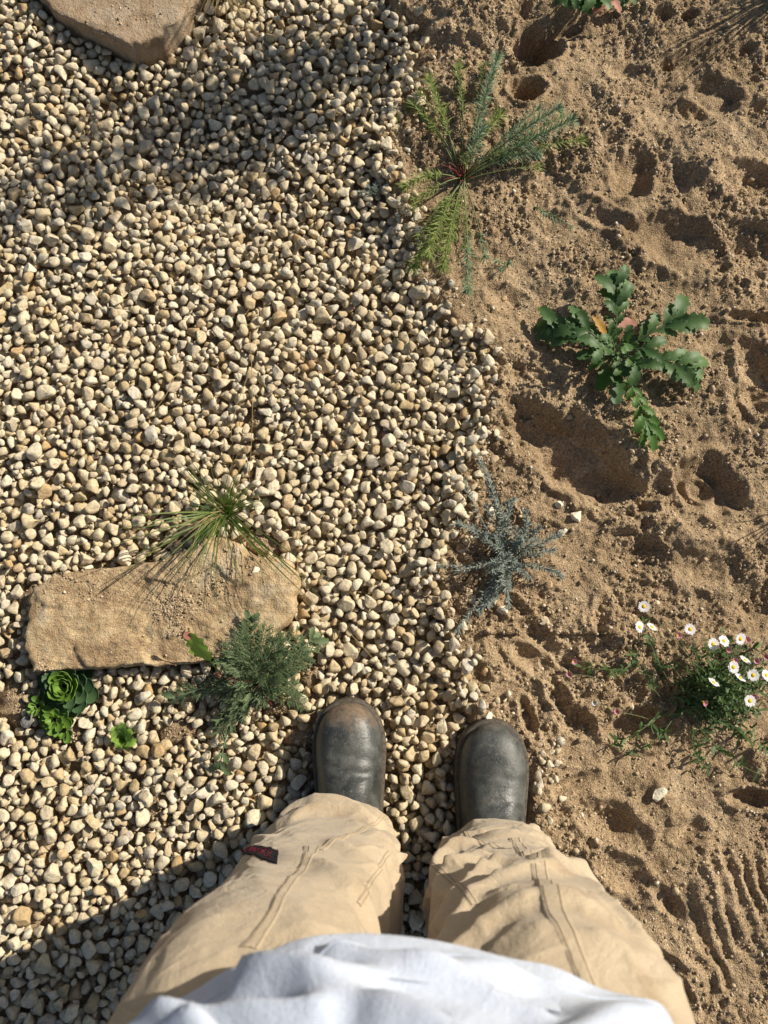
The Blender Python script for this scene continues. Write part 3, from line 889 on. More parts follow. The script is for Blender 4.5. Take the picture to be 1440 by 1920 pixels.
def leg_surface(i, phi, z):
    """point and outward direction of trouser leg i at angle phi (deg) and height z (arrays)"""
    T = LEGS[i]; zz = np.linspace(T[0, 0], T[-1, 0], 60)
    prm = []
    for c in range(1, 5):
        v = np.interp(zz, T[:, 0], T[:, c])
        for _ in range(14): v[1:-1] = (v[:-2] + 2 * v[1:-1] + v[2:]) / 4
        prm.append(np.interp(z, zz, v))
    cx, cy, rx, ry = prm
    a = np.radians(phi); n = 2.5 + .8 * np.exp(-((z - .3) / .16) ** 2)
    ca, sa = np.cos(a), np.sin(a)
    ex = np.sign(ca) * np.abs(ca) ** (2 / n); ey = np.sign(sa) * np.abs(sa) ** (2 / n)
    dirx, diry = ca, sa
    D = .012 * (fbm(phi / 42.0 + 9 * i, z * 6, 3 + i, 2) - .5)
    D = D + (.004 + .005 * i) * (1 - 2 * np.abs(fbm(phi / 34.0 + z * 5, z * 9 - phi / 60.0, 13 + i, 1) - .5)) - .005
    for (p0, z0, p1, z1, w, h) in FOLDS[i]:
        ax, ay = p0 / 57.3 * .1, z0; bx2, by2 = p1 / 57.3 * .1, z1
        px = phi / 57.3 * .1; py = z + .012 * np.sin(phi / 13.0 + 4 * p0)
        L2 = (bx2 - ax) ** 2 + (by2 - ay) ** 2
        t = ((px - ax) * (bx2 - ax) + (py - ay) * (by2 - ay)) / L2
        tt = np.clip(t, 0, 1)
        d = np.hypot(px - ax - tt * (bx2 - ax), py - ay - tt * (by2 - ay))
        # sharp crest, softer foot
        D = D + h * np.exp(-np.abs(d / w * 1.2) ** 1.8) * (.25 + .75 * np.sin(np.pi * np.clip(t * .8 + .1, 0, 1))) - h * .25 * np.exp(-((d - w * 1.5) / w) ** 2)
    wr = fbm(phi / 16.0 + z * 8, z * 30 - phi / 40.0, 23 + i, 2)
    D = D + .0024 * (1 - 2 * np.abs(wr - .5)) ** 4 * sstep(.38, .6, fbm(phi / 40.0, z * 8, 43 + i, 2)) * (.5 + .5 * i)
    w2 = fbm(phi / 46.0 + z * 4 + 3, z * 13 - phi / 36.0, 63 + i, 1)
    D = D + .0040 * (1 - 2 * np.abs(w2 - .5)) ** 5 * (.45 + .55 * i)
    D = D * (1 - .85 * sstep(.72, .82, z))
    D = D + .0022 * np.sin(z * 150 + phi / 20) * np.exp(-((z - .12) / .05) ** 2)
    return np.stack([cx + rx * ex + dirx * D, cy + ry * ey + diry * D, z + 0 * D], -1)

def hem_z(i, phi):
    s = np.sin(np.radians(phi))
    return .045 + .055 * np.clip(s, -.2, 1) + .012 * np.sin(np.radians(phi * 3 + 40 * i))

NPH, NZ = 260, 230
PHI = np.linspace(-90, 270, NPH, endpoint=False)
tro_V, tro_F, nv = [], [], 0
LEG_GRID = []
for i in (0, 1):
    v = np.linspace(0, 1, NZ)
    P2, V2 = np.meshgrid(PHI, v)
    hz = hem_z(i, P2); Z2 = hz + V2 * (.90 - hz)
    S = leg_surface(i, P2, Z2)
    # turned-in hem
    c = S[0].mean(0)
    inner = S[0] + (c - S[0]) * np.array([.05, .05, 0]); inner2 = inner + np.array([0, 0, .03])
    allr = np.concatenate([inner2[None], inner[None], S])
    tro_V.append(allr.reshape(-1, 3)); tro_F.append(grid_faces(NPH, NZ + 2, True) + nv); nv += allr.reshape(-1, 3).shape[0]
    LEG_GRID.append((P2, Z2, S, project(S)))
# seat and hips
hp = []
nh = 80
for z, cx, cy, rx, ry in [(.70, .012, -.33, .05, .06), (.74, .010, -.33, .11, .085), (.80, .008, -.335, .165, .095), (.88, .005, -.335, .165, .095), (.96, .003, -.335, .15, .09), (1.02, .003, -.335, .14, .085)]:
    a = np.linspace(0, 2 * math.pi, nh, endpoint=False)
    hp.append(np.stack([cx + rx * np.sign(np.cos(a)) * np.abs(np.cos(a)) ** .85, cy + ry * np.sign(np.sin(a)) * np.abs(np.sin(a)) ** .85, np.full(nh, z)], 1))
tro_V.append(np.concatenate(hp)); tro_F.append(grid_faces(nh, len(hp), True) + nv)
trousers = link("trousers", mesh_np("trousers", np.concatenate(tro_V) - PB, np.concatenate(tro_F), M_khaki), person)

def pick(i, px, py):
    """angle and height on leg i that lie under a pixel (the surface nearest to the camera)"""
    P2, Z2, S, Q = LEG_GRID[i]
    d = np.hypot(Q[..., 0] - px, Q[..., 1] - py)
    m = d < max(d.min() * 1.5, 7)
    dep = np.where(m, Q[..., 2], 9)
    lo = dep.min()
    sel = m & (Q[..., 2] < lo + .12)
    k = np.argmin(np.where(sel, d, 1e9))
    return P2.ravel()[k], Z2.ravel()[k]

def on_leg(i, phi, z, off):
    phi = np.asarray(phi, float); z = np.asarray(z, float)
    p = leg_surface(i, phi, z)
    n = np.cross(leg_surface(i, phi + 1.0, z) - leg_surface(i, phi - 1.0, z), leg_surface(i, phi, z + .003) - leg_surface(i, phi, z - .003))
    n = n / (np.linalg.norm(n, axis=-1)[..., None] + 1e-12)
    return p + n * np.asarray(off, float)[..., None]

def seam(i, pts, width=.008):
    q = np.array([pick(i, *p) for p in pts])
    L = np.concatenate([[0], np.cumsum(np.hypot(np.diff(q[:, 0]) * .0018, np.diff(q[:, 1])))])
    t = np.linspace(0, L[-1], 60)
    ph = np.interp(t, L, q[:, 0]); zz = np.interp(t, L, q[:, 1])
    for _ in range(14):
        ph[1:-1] = (ph[:-2] + 2 * ph[1:-1] + ph[2:]) / 4; zz[1:-1] = (zz[:-2] + 2 * zz[1:-1] + zz[2:]) / 4
    da = np.gradient(ph) * .0018; dz = np.gradient(zz); n = np.hypot(da, dz) + 1e-9
    pa, pz = -dz / n, da / n
    pk = .0005 * (fbm(t * 160, t * 0, 7 + i, 2) - .5)            # slight puckering along the stitching
    rows = []
    for f, h in ((-.55, -.0012), (-.46, .0008), (-.30, .0003), (0, .0012), (.30, .0003), (.46, .0008), (.55, -.0012)):
        rows.append(on_leg(i, ph + pa * f * width / .0018, zz + pz * f * width, h + pk))
    V = np.stack(rows, 1).reshape(-1, 3)
    o = link("seam", mesh_np("seam", V - PB, grid_faces(len(rows), 60), M_khaki), trousers)
    mb = MB()
    for f in (-.30, .30):
        P = on_leg(i, ph + pa * f * width / .0018, zz + pz * f * width, .0006 + pk)
        mb.tube(P, .0004, .0004, 4)
    mb.build("stitching", M_seam, o, PB)
    return o
seam(0, [(590, 1586), (550, 1645), (512, 1714), (468, 1780)])
seam(0, [(598, 1592), (642, 1569), (691, 1548), (727, 1535)])
seam(0, [(724, 1599), (713, 1632), (688, 1666), (672, 1696)])
seam(1, [(967, 1570), (996, 1620), (1026, 1667), (1054, 1722), (1073, 1772), (1092, 1818), (1103, 1856)], .010)
seam(1, [(863, 1557), (896, 1576), (935, 1592)])
seam(1, [(820, 1628), (850, 1655), (891, 1696)])

# woven name patch on the thigh: black with dark red lettering too small to read beyond its first strokes
cor = [pick(0, *p) for p in [(460, 1588), (523, 1598), (520, 1621), (456, 1604)]]
cor = np.array(cor)
def patch_pt(s, t, off):
    s = np.asarray(s, float); t = np.asarray(t, float)
    q = (1 - s)[..., None] * ((1 - t)[..., None] * cor[0] + t[..., None] * cor[3]) + s[..., None] * ((1 - t)[..., None] * cor[1] + t[..., None] * cor[2])
    return on_leg(0, q[..., 0], q[..., 1], off)
s_, t_ = np.meshgrid(np.linspace(0, 1, 18), np.linspace(0, 1, 8))
pv = np.concatenate([patch_pt(s_, t_, .0018).reshape(-1, 3), patch_pt(s_, t_, -.001).reshape(-1, 3)])
pf = np.concatenate([grid_faces(18, 8), grid_faces(18, 8)[:, ::-1] + 144])
rim = [k for k in range(18)] + [18 * r + 17 for r in range(1, 8)] + [18 * 7 + k for k in range(16, -1, -1)] + [18 * r for r in range(6, 0, -1)]
pf = np.concatenate([pf, np.array([[rim[k], rim[(k + 1) % len(rim)], rim[(k + 1) % len(rim)] + 144, rim[k] + 144] for k in range(len(rim))])])
patch = link("name_patch", mesh_np("name_patch", pv - PB, pf, M_patch, False), trousers)
patch["label"] = "small black woven patch with dark red lettering"
mb = MB()
glyphs = [[(.10, .2), (.06, .8), (.16, .82), (.21, .5), (.19, .22), (.09, .2)], [(.26, .8), (.30, .25), (.35, .7), (.40, .25), (.43, .8)], [(.48, .8), (.50, .25), (.58, .3), (.57, .5), (.49, .52), (.58, .8)],
          [(.64, .25), (.63, .8)], [(.72, .28), (.65, .52), (.72, .8)], [(.78, .25), (.77, .8)], [(.86, .28), (.79, .52), (.86, .8)]]
for g in glyphs:
    g = np.array(g); tt = np.linspace(0, len(g) - 1, 5 * len(g)); a = np.interp(tt, range(len(g)), g[:, 0]); b2 = np.interp(tt, range(len(g)), g[:, 1])
    mb.tube(patch_pt(a, b2, .0016), .0007, .0007, 5)
mb.build("lettering", M_red, patch, PB)

# shirt
SH = np.array([(.815, .008, -.338, .216, .148), (.87, .006, -.338, .214, .147), (.95, .004, -.338, .206, .143), (1.05, .002, -.338, .195, .138), (1.15, .002, -.342, .198, .132),
               (1.25, .002, -.345, .208, .125), (1.32, .002, -.352, .205, .105), (1.37, .002, -.357, .15, .075), (1.395, .002, -.36, .06, .045)])
SFOLD = [(185, .83, 112, .93, .012, .014), (172, .82, 100, .89, .009, .012), (150, .88, 86, .97, .013, .015), (112, .84, 80, .92, .010, .012), (98, .835, 70, .875, .007, .006), (48, .83, 78, .95, .016, .010), (128, .84, 104, .98, .010, .009), (22, .84, 50, .94, .018, .006), (75, .84, 100, .87, .012, .005), (130, .85, 95, .86, .010, .005)]
def shirt_surface(phi, z):
    prm = [np.interp(z, SH[:, 0], SH[:, c]) for c in range(1, 5)]
    cx, cy, rx, ry = prm; a = np.radians(phi)
    ca, sa = np.cos(a), np.sin(a); n = 2.15
    D = .012 * (fbm(phi / 26.0, z * 11, 33, 2) - .5) + .003 * np.sin(np.radians(phi * 7) + 2 * np.sin(z * 9)) * np.clip((1.0 - z) / .2, 0, 1)
    for (p0, z0, p1, z1, w, h) in SFOLD:
        ax, ay = p0 / 57.3 * .18, z0; bx2, by2 = p1 / 57.3 * .18, z1
        px = phi / 57.3 * .18; L2 = (bx2 - ax) ** 2 + (by2 - ay) ** 2
        tt = np.clip(((px - ax) * (bx2 - ax) + (z - ay) * (by2 - ay)) / L2, 0, 1)
        d = np.hypot(px - ax - tt * (bx2 - ax), z - ay - tt * (by2 - ay))
        D = D + h * np.exp(-np.abs(d / w) ** 1.6) - .4 * h * np.exp(-((d - 1.7 * w) / w) ** 2)
    return np.stack([cx + rx * np.sign(ca) * np.abs(ca) ** (2 / n) + ca * D, cy + ry * np.sign(sa) * np.abs(sa) ** (2 / n) + sa * D, z], -1)
NPS = 260
ph = np.linspace(-90, 270, NPS, endpoint=False)
zs = np.concatenate([np.linspace(.815, 1.06, 130), np.linspace(1.07, 1.395, 50)])
P2, Z2 = np.meshgrid(ph, zs)
S = shirt_surface(P2, Z2)
S[..., 2] += .004 * np.sin(np.radians(P2 * 2 + 30)) * (1 - sstep(.83, .95, Z2))
cen = S[0].mean(0)
rows = [S[0] + (cen - S[0]) * np.array([.035, .035, 0]) + np.array([0, 0, .05]), S[0] + (cen - S[0]) * np.array([.03, .03, 0]), S[0] + (cen - S[0]) * np.array([.012, .012, 0]) - np.array([0, 0, .0025])]
capv = np.repeat(S[-1].mean(0)[None], NPS, 0) + np.array([0, 0, .004])
allr = np.concatenate([np.array(rows), S, capv[None]])
shirt = link("shirt", mesh_np("shirt", allr.reshape(-1, 3) - PB, grid_faces(NPS, len(allr), True), M_shirt), person)
mb = MB()
hemc = shirt_surface(np.append(ph, ph[:1]), np.full(NPS + 1, .834)); hemc[:, 2] += .004 * np.sin(np.radians(np.append(ph, ph[:1]) * 2 + 30))
mb.tube(hemc + np.array([0, 0, 0]), .0011, .0011, 5)
mb.build("hem_stitch", M_shirt, shirt, PB)

# ------------------------------------------------------------------ plants
L_weed = make_leaf_mat("weed_leaf", (.034, .082, .022), (.095, .170, .055), (.10, .24, .02), .5, .22)
L_weedlit = make_leaf_mat("weed_leaf_lit", (.05, .12, .02), (.09, .19, .04), (.16, .36, .03), .5, .35)  # brighter weed green: sunlight through the leaf is put into the colour
L_yellow = make_leaf_mat("withered_leaf", (.42, .20, .03), (.55, .34, .08), (.5, .25, .04), .6, .3)
L_pink = make_leaf_mat("pink_leaf", (.42, .17, .12), (.52, .28, .20), (.5, .2, .15), .6, .3)
L_needle = make_leaf_mat("spurge_needle", (.11, .17, .09), (.23, .31, .19), (.14, .25, .06), .6, .25)
L_needle2 = make_leaf_mat("spurge_needle_yellow", (.15, .21, .045), (.28, .33, .09), (.20, .28, .04), .6, .3)
L_silver = make_leaf_mat("silver_leaf", (.14, .17, .14), (.30, .34, .30), (.15, .2, .12), .75, .15, .2)
L_feather = make_leaf_mat("feathery_leaf", (.065, .10, .045), (.17, .225, .105), (.10, .2, .05), .6, .2)
L_grass = make_leaf_mat("grass_blade", (.045, .09, .02), (.15, .20, .05), (.15, .28, .03), .5, .3)
L_dry = make_leaf_mat("dry_grass", (.38, .27, .12), (.55, .43, .22), (.4, .3, .12), .7, .25)
L_succ = make_leaf_mat("succulent_leaf_dark", (.04, .088, .035), (.08, .145, .06), (.08, .2, .02), .45, .15, .4)
L_succ2 = make_leaf_mat("succulent_leaf_bright", (.10, .20, .025), (.17, .29, .045), (.25, .45, .03), .45, .25, .4)
L_seed = make_leaf_mat("seedling_leaf", (.15, .27, .04), (.26, .40, .08), (.25, .45, .05), .5, .3)
L_daisy = make_leaf_mat("daisy_leaf", (.035, .075, .02), (.10, .16, .05), (.1, .22, .03), .55, .25)
L_petal = make_leaf_mat("white_petal", (.78, .76, .78), (.84, .83, .84), (.8, .78, .8), .6, .3)
L_petalp = make_leaf_mat("pink_petal", (.50, .16, .28), (.66, .36, .46), (.6, .25, .35), .6, .3)
M_disc = make_plain("yellow_disc", (.62, .46, .02), .8, .2, .0008, 1500, .25)
M_redstem = make_plain("red_stem", (.25, .045, .045), .6, .3, 0, 200, .3)
M_midrib = make_plain("pale_midrib", (.15, .19, .10), .6, .3, 0, 200, .3)
M_stem = make_plain("green_stem", (.14, .16, .06), .6, .3, 0, 200, .3)
M_greystem = make_plain("grey_stem", (.26, .24, .18), .7, .2, 0, 200, .25)

def rv(s=1.0): return np.array([random.uniform(-s, s), random.uniform(-s, s), random.uniform(-s, s)])

def lobed_leaf(base, tip, lift, lobes, w, mat, root, B, name="leaf", lob0=.22, droop=0.0, term=1.0):
    """a pinnately lobed leaf: midrib, pairs of toothed lobes and a larger end lobe, each lobe with its own fold"""
    base = np.asarray(base, float); tip = np.asarray(tip, float)
    mid = (base + tip) / 2 + np.array([0, 0, lift])
    P = bez(base, mid, tip, 41)
    mr = MB(); mr.tube(P[:36] + np.array([0, 0, .0008]), .0015, .0005, 5); mb = MB()
    mb.blade(P[8:38], w * .07, lambda q: .4 + .6 * q, .2, 1, ripple=.2)
    for k in range(lobes):
        t = lob0 + (.80 - lob0) * k / max(1, lobes - 1)
        i = int(t * 40); p = P[i]; tg = nrm(P[min(40, i + 1)] - P[i - 1])
        side = nrm(np.cross(tg, (0, 0, 1)))
        g = .45 + .60 * (k / max(1, lobes - 1)) ** .8
        for sg in (-1, 1):
            if random.random() < .05: continue
            ll = w * g * random.uniform(1.0, 1.5)
            d = nrm(tg * random.uniform(.8, 1.15) + side * sg * random.uniform(.6, .9) + np.array([0, 0, random.uniform(-.15, .5)]))
            e = p + d * ll; m = p + d * ll * .5 + np.array([0, 0, ll * .16])
            mb.blade(bez(p, m, e + np.array([0, 0, -ll * .22]), 11), ll * .165, lambda q: (.20 + 1.15 * math.sin(math.pi * min(1, .02 + .86 * q ** 1.1))), .22, 2, ripple=.10, ph=random.random() * 6, teeth=1, roll=random.uniform(-.25, .25))
    for ang, f, ww in ((0, 1, .30), (.5, .85, .22), (-.5, .85, .22)):
        e0 = P[31]; LT = np.linalg.norm(tip - e0); dd = nrm(tip - e0); sd_ = nrm(np.cross(dd, (0, 0, 1)))
        tp_ = e0 + (dd * math.cos(ang) + sd_ * math.sin(ang)) * LT * 1.25 * f
        mb.blade(bez(e0, (e0 + tp_) / 2 + np.array([0, 0, LT * .14]), tp_ + np.array([0, 0, -droop]), 13), w * ww * term, lambda q: .14 + .95 * math.sin(math.pi * min(1, .02 + .84 * q ** 1.1)) ** .8, .22, 2, ripple=.10, ph=random.random() * 6, teeth=1, roll=random.uniform(-.15, .15))
    o = mb.build(name, mat, root, B); mr.build("midrib", M_midrib, o, B)
    return o

# --- lobed dark green weed on the sand
c = at(1150, 668); B = c.copy()
weed = empty("lobed_weed", B); tag(weed, "dark green rosette weed with broad lobed leaves on the sand", "plant")
for (tx_, ty_, lz, arch, n, w, mt) in [(1150, 512, .045, .035, 6, .040, L_weed), (1283, 592, .050, .03, 6, .042, L_weed), (1312, 700, .030, .035, 6, .040, L_weed), (1012, 614, .012, .05, 6, .036, L_weed), (1072, 606, .035, .03, 5, .034, L_weed),
                                      (1226, 832, .020, .03, 7, .028, L_weedlit), (1118, 655, .070, .03, 3, .030, L_weed), (1215, 655, .055, .03, 4, .030, L_weed), (1140, 625, .065, .02, 4, .026, L_weed), (1200, 690, .060, .03, 3, .030, L_weed), (1165, 700, .05, .02, 3, .022, L_weed), (1175, 640, .07, .02, 3, .024, L_weed)]:
    tp = at(tx_, ty_, lz)
    lobed_leaf(c + np.array([0, 0, .004]), tp, arch, n, w, mt, weed, B, droop=.006)
for (tx_, ty_, lz, wd, mt) in [(1122, 732, .012, .012, L_weedlit), (1155, 758, .03, .012, L_weed), (1080, 668, .012, .010, L_weed), (1172, 705, .035, .011, L_weed), (1103, 692, .008, .006, L_weedlit), (1182, 598, .018, .016, L_pink), (1112, 592, .045, .006, L_yellow), (1092, 618, .035, .009, L_pink)]:
    tp = at(tx_, ty_, lz); mb = MB()
    mb.blade(bez(c + np.array([0, 0, .003]), (c + tp) / 2 + np.array([0, 0, .02]), tp, 15), wd, lambda q: .12 if q < .4 else .12 + math.sin(math.pi * min(1, (q - .4) / .6 * .9 + .05)) ** .7, .2, 2, ripple=.1, teeth=1)
    o = mb.build("leaf", mt, weed, B)

# --- weed cut by the top of the picture
c = at(1108, -40); B = c.copy()
w2 = empty("lobed_weed", B); tag(w2, "small weed with reddish stalks at the top of the sand", "plant")
for (tx_, ty_, lz) in [(1062, 8, .03), (1090, 14, .03), (1140, 12, .04), (1170, 5, .02), (1060, -90, .03), (1150, -100, .04), (1110, -120, .03), (1120, 10, .05)]:
    lobed_leaf(c, at(tx_, ty_, lz), .03, 4, .028, L_weed if tx_ != 1140 else L_pink, w2, B)

# --- needle-leaved spurge with red stems
def needle_stem(root, B, c, pts, mat, n, ll, ww, stem_mat, t0=.35, spread=1.0, tuft=10, name="stem", r0=.0014):
    P = np.concatenate([bez(c, pts[0], pts[1], 24)])
    mb = MB(); mb.tube(P, r0, .0006, 5)
    st = mb.build(name, stem_mat, root, B)
    mb = MB()
    for k in range(n + tuft):
        t = t0 + (1 - t0) * (k / n) if k < n else random.uniform(.93, 1.0)
        t = min(t, 1)
        i = min(22, int(t * 23)); p = P[i] + (P[i + 1] - P[i]) * (t * 23 - i if i < 22 else 0)
        tg = nrm(P[i + 1] - P[i])
        a = k * 2.399
        s1 = nrm(np.cross(tg, (0, 0, 1))); s2 = np.cross(s1, tg)
        rad = s1 * math.cos(a) + s2 * math.sin(a)
        f = .35 + .5 * t if k < n else 1.2
        d = nrm(rad * spread * random.uniform(.6, 1.2) + tg * f * random.uniform(.5, 1.4) + rv(.38))
        l = ll * random.uniform(.5, 1.2) * (1 if t > t0 + .1 else .7)
        e = p + d * l + np.array([0, 0, -l * .08])
        mb.blade(np.array([p, p + d * l * .5 + tg * l * .03, e]), ww, lambda q: 1 if q < .8 else .3, .1, 1)
    lv = mb.build("needles", mat, st, B); lv["kind"] = "stuff"
    return st
c = at(868, 338); B = c.copy()
sp = empty("spurge_plant", B); tag(sp, "feathery spurge with needle leaves and red stems, beside the gravel edge", "plant")
for (tx_, ty_, lz, n, mt, sm, t0) in [(935, 102, .055, 120, L_needle, M_stem, .35), (803, 146, .045, 80, L_needle2, M_stem, .4), (857, 124, .02, 36, L_needle2, M_stem, .55), (1053, 200, .055, 100, L_needle, M_stem, .3), (1080, 222, .050, 130, L_needle, M_stem, .35),
                                     (1097, 263, .02, 30, L_needle2, M_stem, .6), (757, 350, .05, 60, L_needle2, M_stem, .35), (772, 507, .035, 110, L_needle2, M_stem, .25), (803, 482, .045, 80, L_needle2, M_stem, .3), (876, 552, .03, 60, L_needle, M_stem, .55), (830, 505, .03, 80, L_needle2, M_stem, .3),
                                     (940, 215, .025, 30, L_needle2, M_stem, .6), (770, 192, .02, 40, L_needle2, M_stem, .6), (1010, 290, .03, 70, L_needle, M_stem, .35), (905, 240, .05, 60, L_needle, M_stem, .3)]:
    tp = at(tx_, ty_, lz); mid = c + (tp - c) * .45 + np.array([0, 0, .045]) + rv(.008)
    needle_stem(sp, B, c + rv(.006), (mid, tp), mt, int(n * 1.8), .0200, .00070, sm, t0, tuft=30)
    for _rep in range(2 if n > 50 else 1):
        tq = tp + rv(.05); tq[2] = tp[2] * .8; tq = c + (tq - c) * random.uniform(.55, .95)
        needle_stem(sp, B, c + rv(.006), (c + (tq - c) * .45 + np.array([0, 0, .04]) + rv(.01), tq), random.choice([mt, L_needle2]), int(n * .6), .018, .0006, sm, t0 + .15, tuft=14)
for k in range(16):
    a = random.uniform(0, 6.28); l = random.uniform(.02, .05)
    tp = c + np.array([math.cos(a) * l * .8 - .008, math.sin(a) * l + .012, random.uniform(.01, .04)])
    mb = MB(); mb.tube(bez(c + rv(.004), (c + tp) / 2 + np.array([0, 0, .015]), tp, 6), .0009, .0005, 5); mb.build("red_stem", M_redstem, sp, B)
# small shoots nearby
for (bx_, by_, tips, lab, mt) in [(1000, 388, [(1073, 427), (1040, 415), (1020, 402)], "small green shoot creeping on the sand under the spurge", L_needle), (700, 372, [(674, 360), (690, 350), (716, 352), (705, 345)], "tiny grey-green seedling between stones at the gravel edge", L_silver),
                                 (760, 215, [(778, 190), (742, 226), (765, 200)], "little pale shoot on the sand left of the spurge", L_needle2), (948, 500, [(940, 505), (955, 492), (930, 490)], "tiny blue-green tuft on the sand below the spurge", L_needle)]:
    c2 = at(bx_, by_); r0 = empty("small_shoot", c2); tag(r0, lab, "plant")
    for q in tips:
        tp = at(*q, .014); needle_stem(r0, c2, c2, ((c2 + tp) / 2 + np.array([0, 0, .012]), tp), mt, 22, .010, .0006, M_stem, .2, tuft=8, r0=.0009)

# --- silver-leaved shrub
c = at(948, 1052); B = c.copy()
sv = empty("silver_shrub", B); tag(sv, "low silver-grey shrub with tiny leaves on the gravel edge", "plant")
for (tx_, ty_, lz, n) in [(885, 850, .02, 60), (872, 895, .02, 44), (900, 870, .02, 44), (953, 936, .03, 60), (935, 950, .03, 50), (997, 967, .05, 70), (1015, 988, .05, 70), (1041, 1004, .03, 60), (1041, 1074, .03, 70), (830, 1051, .02, 44), (859, 973, .03, 60), (960, 1131, .03, 60), (925, 1130, .03, 60),
                          (900, 1148, .02, 70), (852, 1178, .015, 60), (916, 1000, .05, 60), (940, 985, .06, 60), (970, 1010, .06, 60), (955, 1040, .07, 50), (930, 1075, .05, 60), (985, 1065, .05, 50), (945, 1100, .05, 60), (900, 1010, .03, 50)]:
    tp = at(tx_ + random.uniform(-12, 12), ty_ + random.uniform(-12, 12), lz); mid = c + (tp - c) * .5 + np.array([0, 0, .03]) + rv(.022)
    needle_stem(sv, B, c + rv(.006), (mid, tp), L_silver, int(n * 1.15), .0105, .0009, M_greystem, .18, 1.0, 10, r0=.0010)
    tp2 = c + (tp - c) * random.uniform(.55, .8) + rv(.02); tp2[2] = max(tp2[2], c[2] + .02)
    needle_stem(sv, B, c + rv(.006), (c + (tp2 - c) * .5 + np.array([0, 0, .03]), tp2), L_silver, int(n * .8), .0105, .0009, M_greystem, .25, 1.0, 10, r0=.0008)

# --- feathery plant beside the slab
def feather(root, B, c, tp, w, mat):
    mid = (np.asarray(c) + tp) / 2 + np.array([0, 0, .03])
    P = bez(c, mid, tp, 21); mb = MB(); mb.tube(P, .0011, .0005, 4)
    for k in range(5, 21):
        p = P[k]; tg = nrm(P[k] - P[k - 1]); s = nrm(np.cross(tg, (0, 0, 1)))
        for sg in (-1, 1):
            l = w * (.45 + .55 * math.sin(math.pi * (k - 3) / 19)) * random.uniform(.7, 1.2)
            d = nrm(tg * .8 + s * sg * .8 + rv(.3)); e = p + d * l
            mb.blade(bez(p, (p + e) / 2 + np.array([0, 0, .002]), e, 4), l * .05, None, .1, 1)
            for f in (.35, .6, .8):
                q = p + d * l * f
                for s2 in (-1, 1):
                    d2 = nrm(d + s * s2 * .7 + rv(.3)); e2 = q + d2 * l * .38
                    mb.blade(np.array([q, (q + e2) / 2 + np.array([0, 0, .001]), e2]), l * .042, lambda t: .8 if t < .8 else .3, .1, 1)
    return mb.build("leaf", mat, root, B)
c = at(478, 1278); B = c.copy()
fp = empty("feathery_plant", B); tag(fp, "bushy plant with finely cut grey-green leaves between the slab and a boot", "plant")
for (tx_, ty_, lz, w) in [(470, 1165, .05, .022), (452, 1185, .06, .02), (500, 1178, .06, .022), (430, 1205, .06, .02), (525, 1200, .06, .022), (555, 1190, .04, .022), (592, 1208, .03, .024), (578, 1235, .04, .022), (545, 1250, .06, .022), (415, 1235, .05, .02), (440, 1250, .07, .02), (385, 1290, .02, .018),
                          (330, 1302, .015, .022), (470, 1225, .085, .02), (500, 1240, .085, .02), (485, 1265, .09, .02), (455, 1275, .07, .02), (520, 1285, .06, .022), (555, 1290, .04, .02), (570, 1320, .02, .02), (500, 1310, .05, .02), (470, 1320, .04, .02), (430, 1320, .03, .022), (410, 1375, .02, .024), (445, 1345, .03, .02), (425, 1300, .04, .02)]:
    feather(fp, B, c + rv(.008) * np.array([1, 1, .2]), at(tx_, ty_, lz), w, L_feather)
for (b0, tx_, ty_, lz, w) in [((530, 1245), 596, 1190, .03, .020), ((425, 1380), 412, 1440, .02, .020), ((465, 1210), 472, 1156, .05, .020), ((380, 1290), 318, 1312, .02, .016)]:
    lobed_leaf(at(*b0, .03), at(tx_, ty_, lz), .012, 3, w, L_feather, fp, B, term=.8)
for k in range(5):
    tp = at(470 + random.uniform(-60, 70), 1290 + random.uniform(-20, 40), .05); mb = MB(); mb.tube(bez(c, (c + tp) / 2 + np.array([0, 0, .02]), tp, 7), .0011, .0006, 5); mb.build("pink_stalk", M_redstem, fp, B)

# --- single upright leaf with a pink tip
c = at(418, 1268); B = c.copy()
pl = empty("single_leaf_seedling", B); tag(pl, "seedling with one broad pale leaf tipped pink, leaning over the ochre slab", "plant")
tp = at(353, 1188, .075)
mb = MB(); P = bez(c, (c + tp) / 2 + np.array([.004, 0, .02]), tp, 17); mb.blade(P, .0165, lambda q: .10 if q < .42 else .10 + .95 * math.sin(math.pi * min(1, .04 + .88 * ((q - .42) / .58) ** .9)) ** .75, .18, 3, ripple=.16, teeth=1, roll=.5)
mb.build("leaf", L_seed, pl, B)
mb = MB(); mb.blade(bez(P[14] + np.array([-.004, 0, .002]), P[15] + np.array([-.006, .002, .003]), tp + np.array([-.005, .003, .001]), 6), .006, None, .1, 2); mb.build("leaf_tip", L_pink, pl, B)
tp2 = at(402, 1262, .02); mb = MB(); mb.blade(bez(c, (c + tp2) / 2 + np.array([0, 0, .01]), tp2, 7), .005, None, .1, 2); mb.build("leaf", L_pink, pl, B)

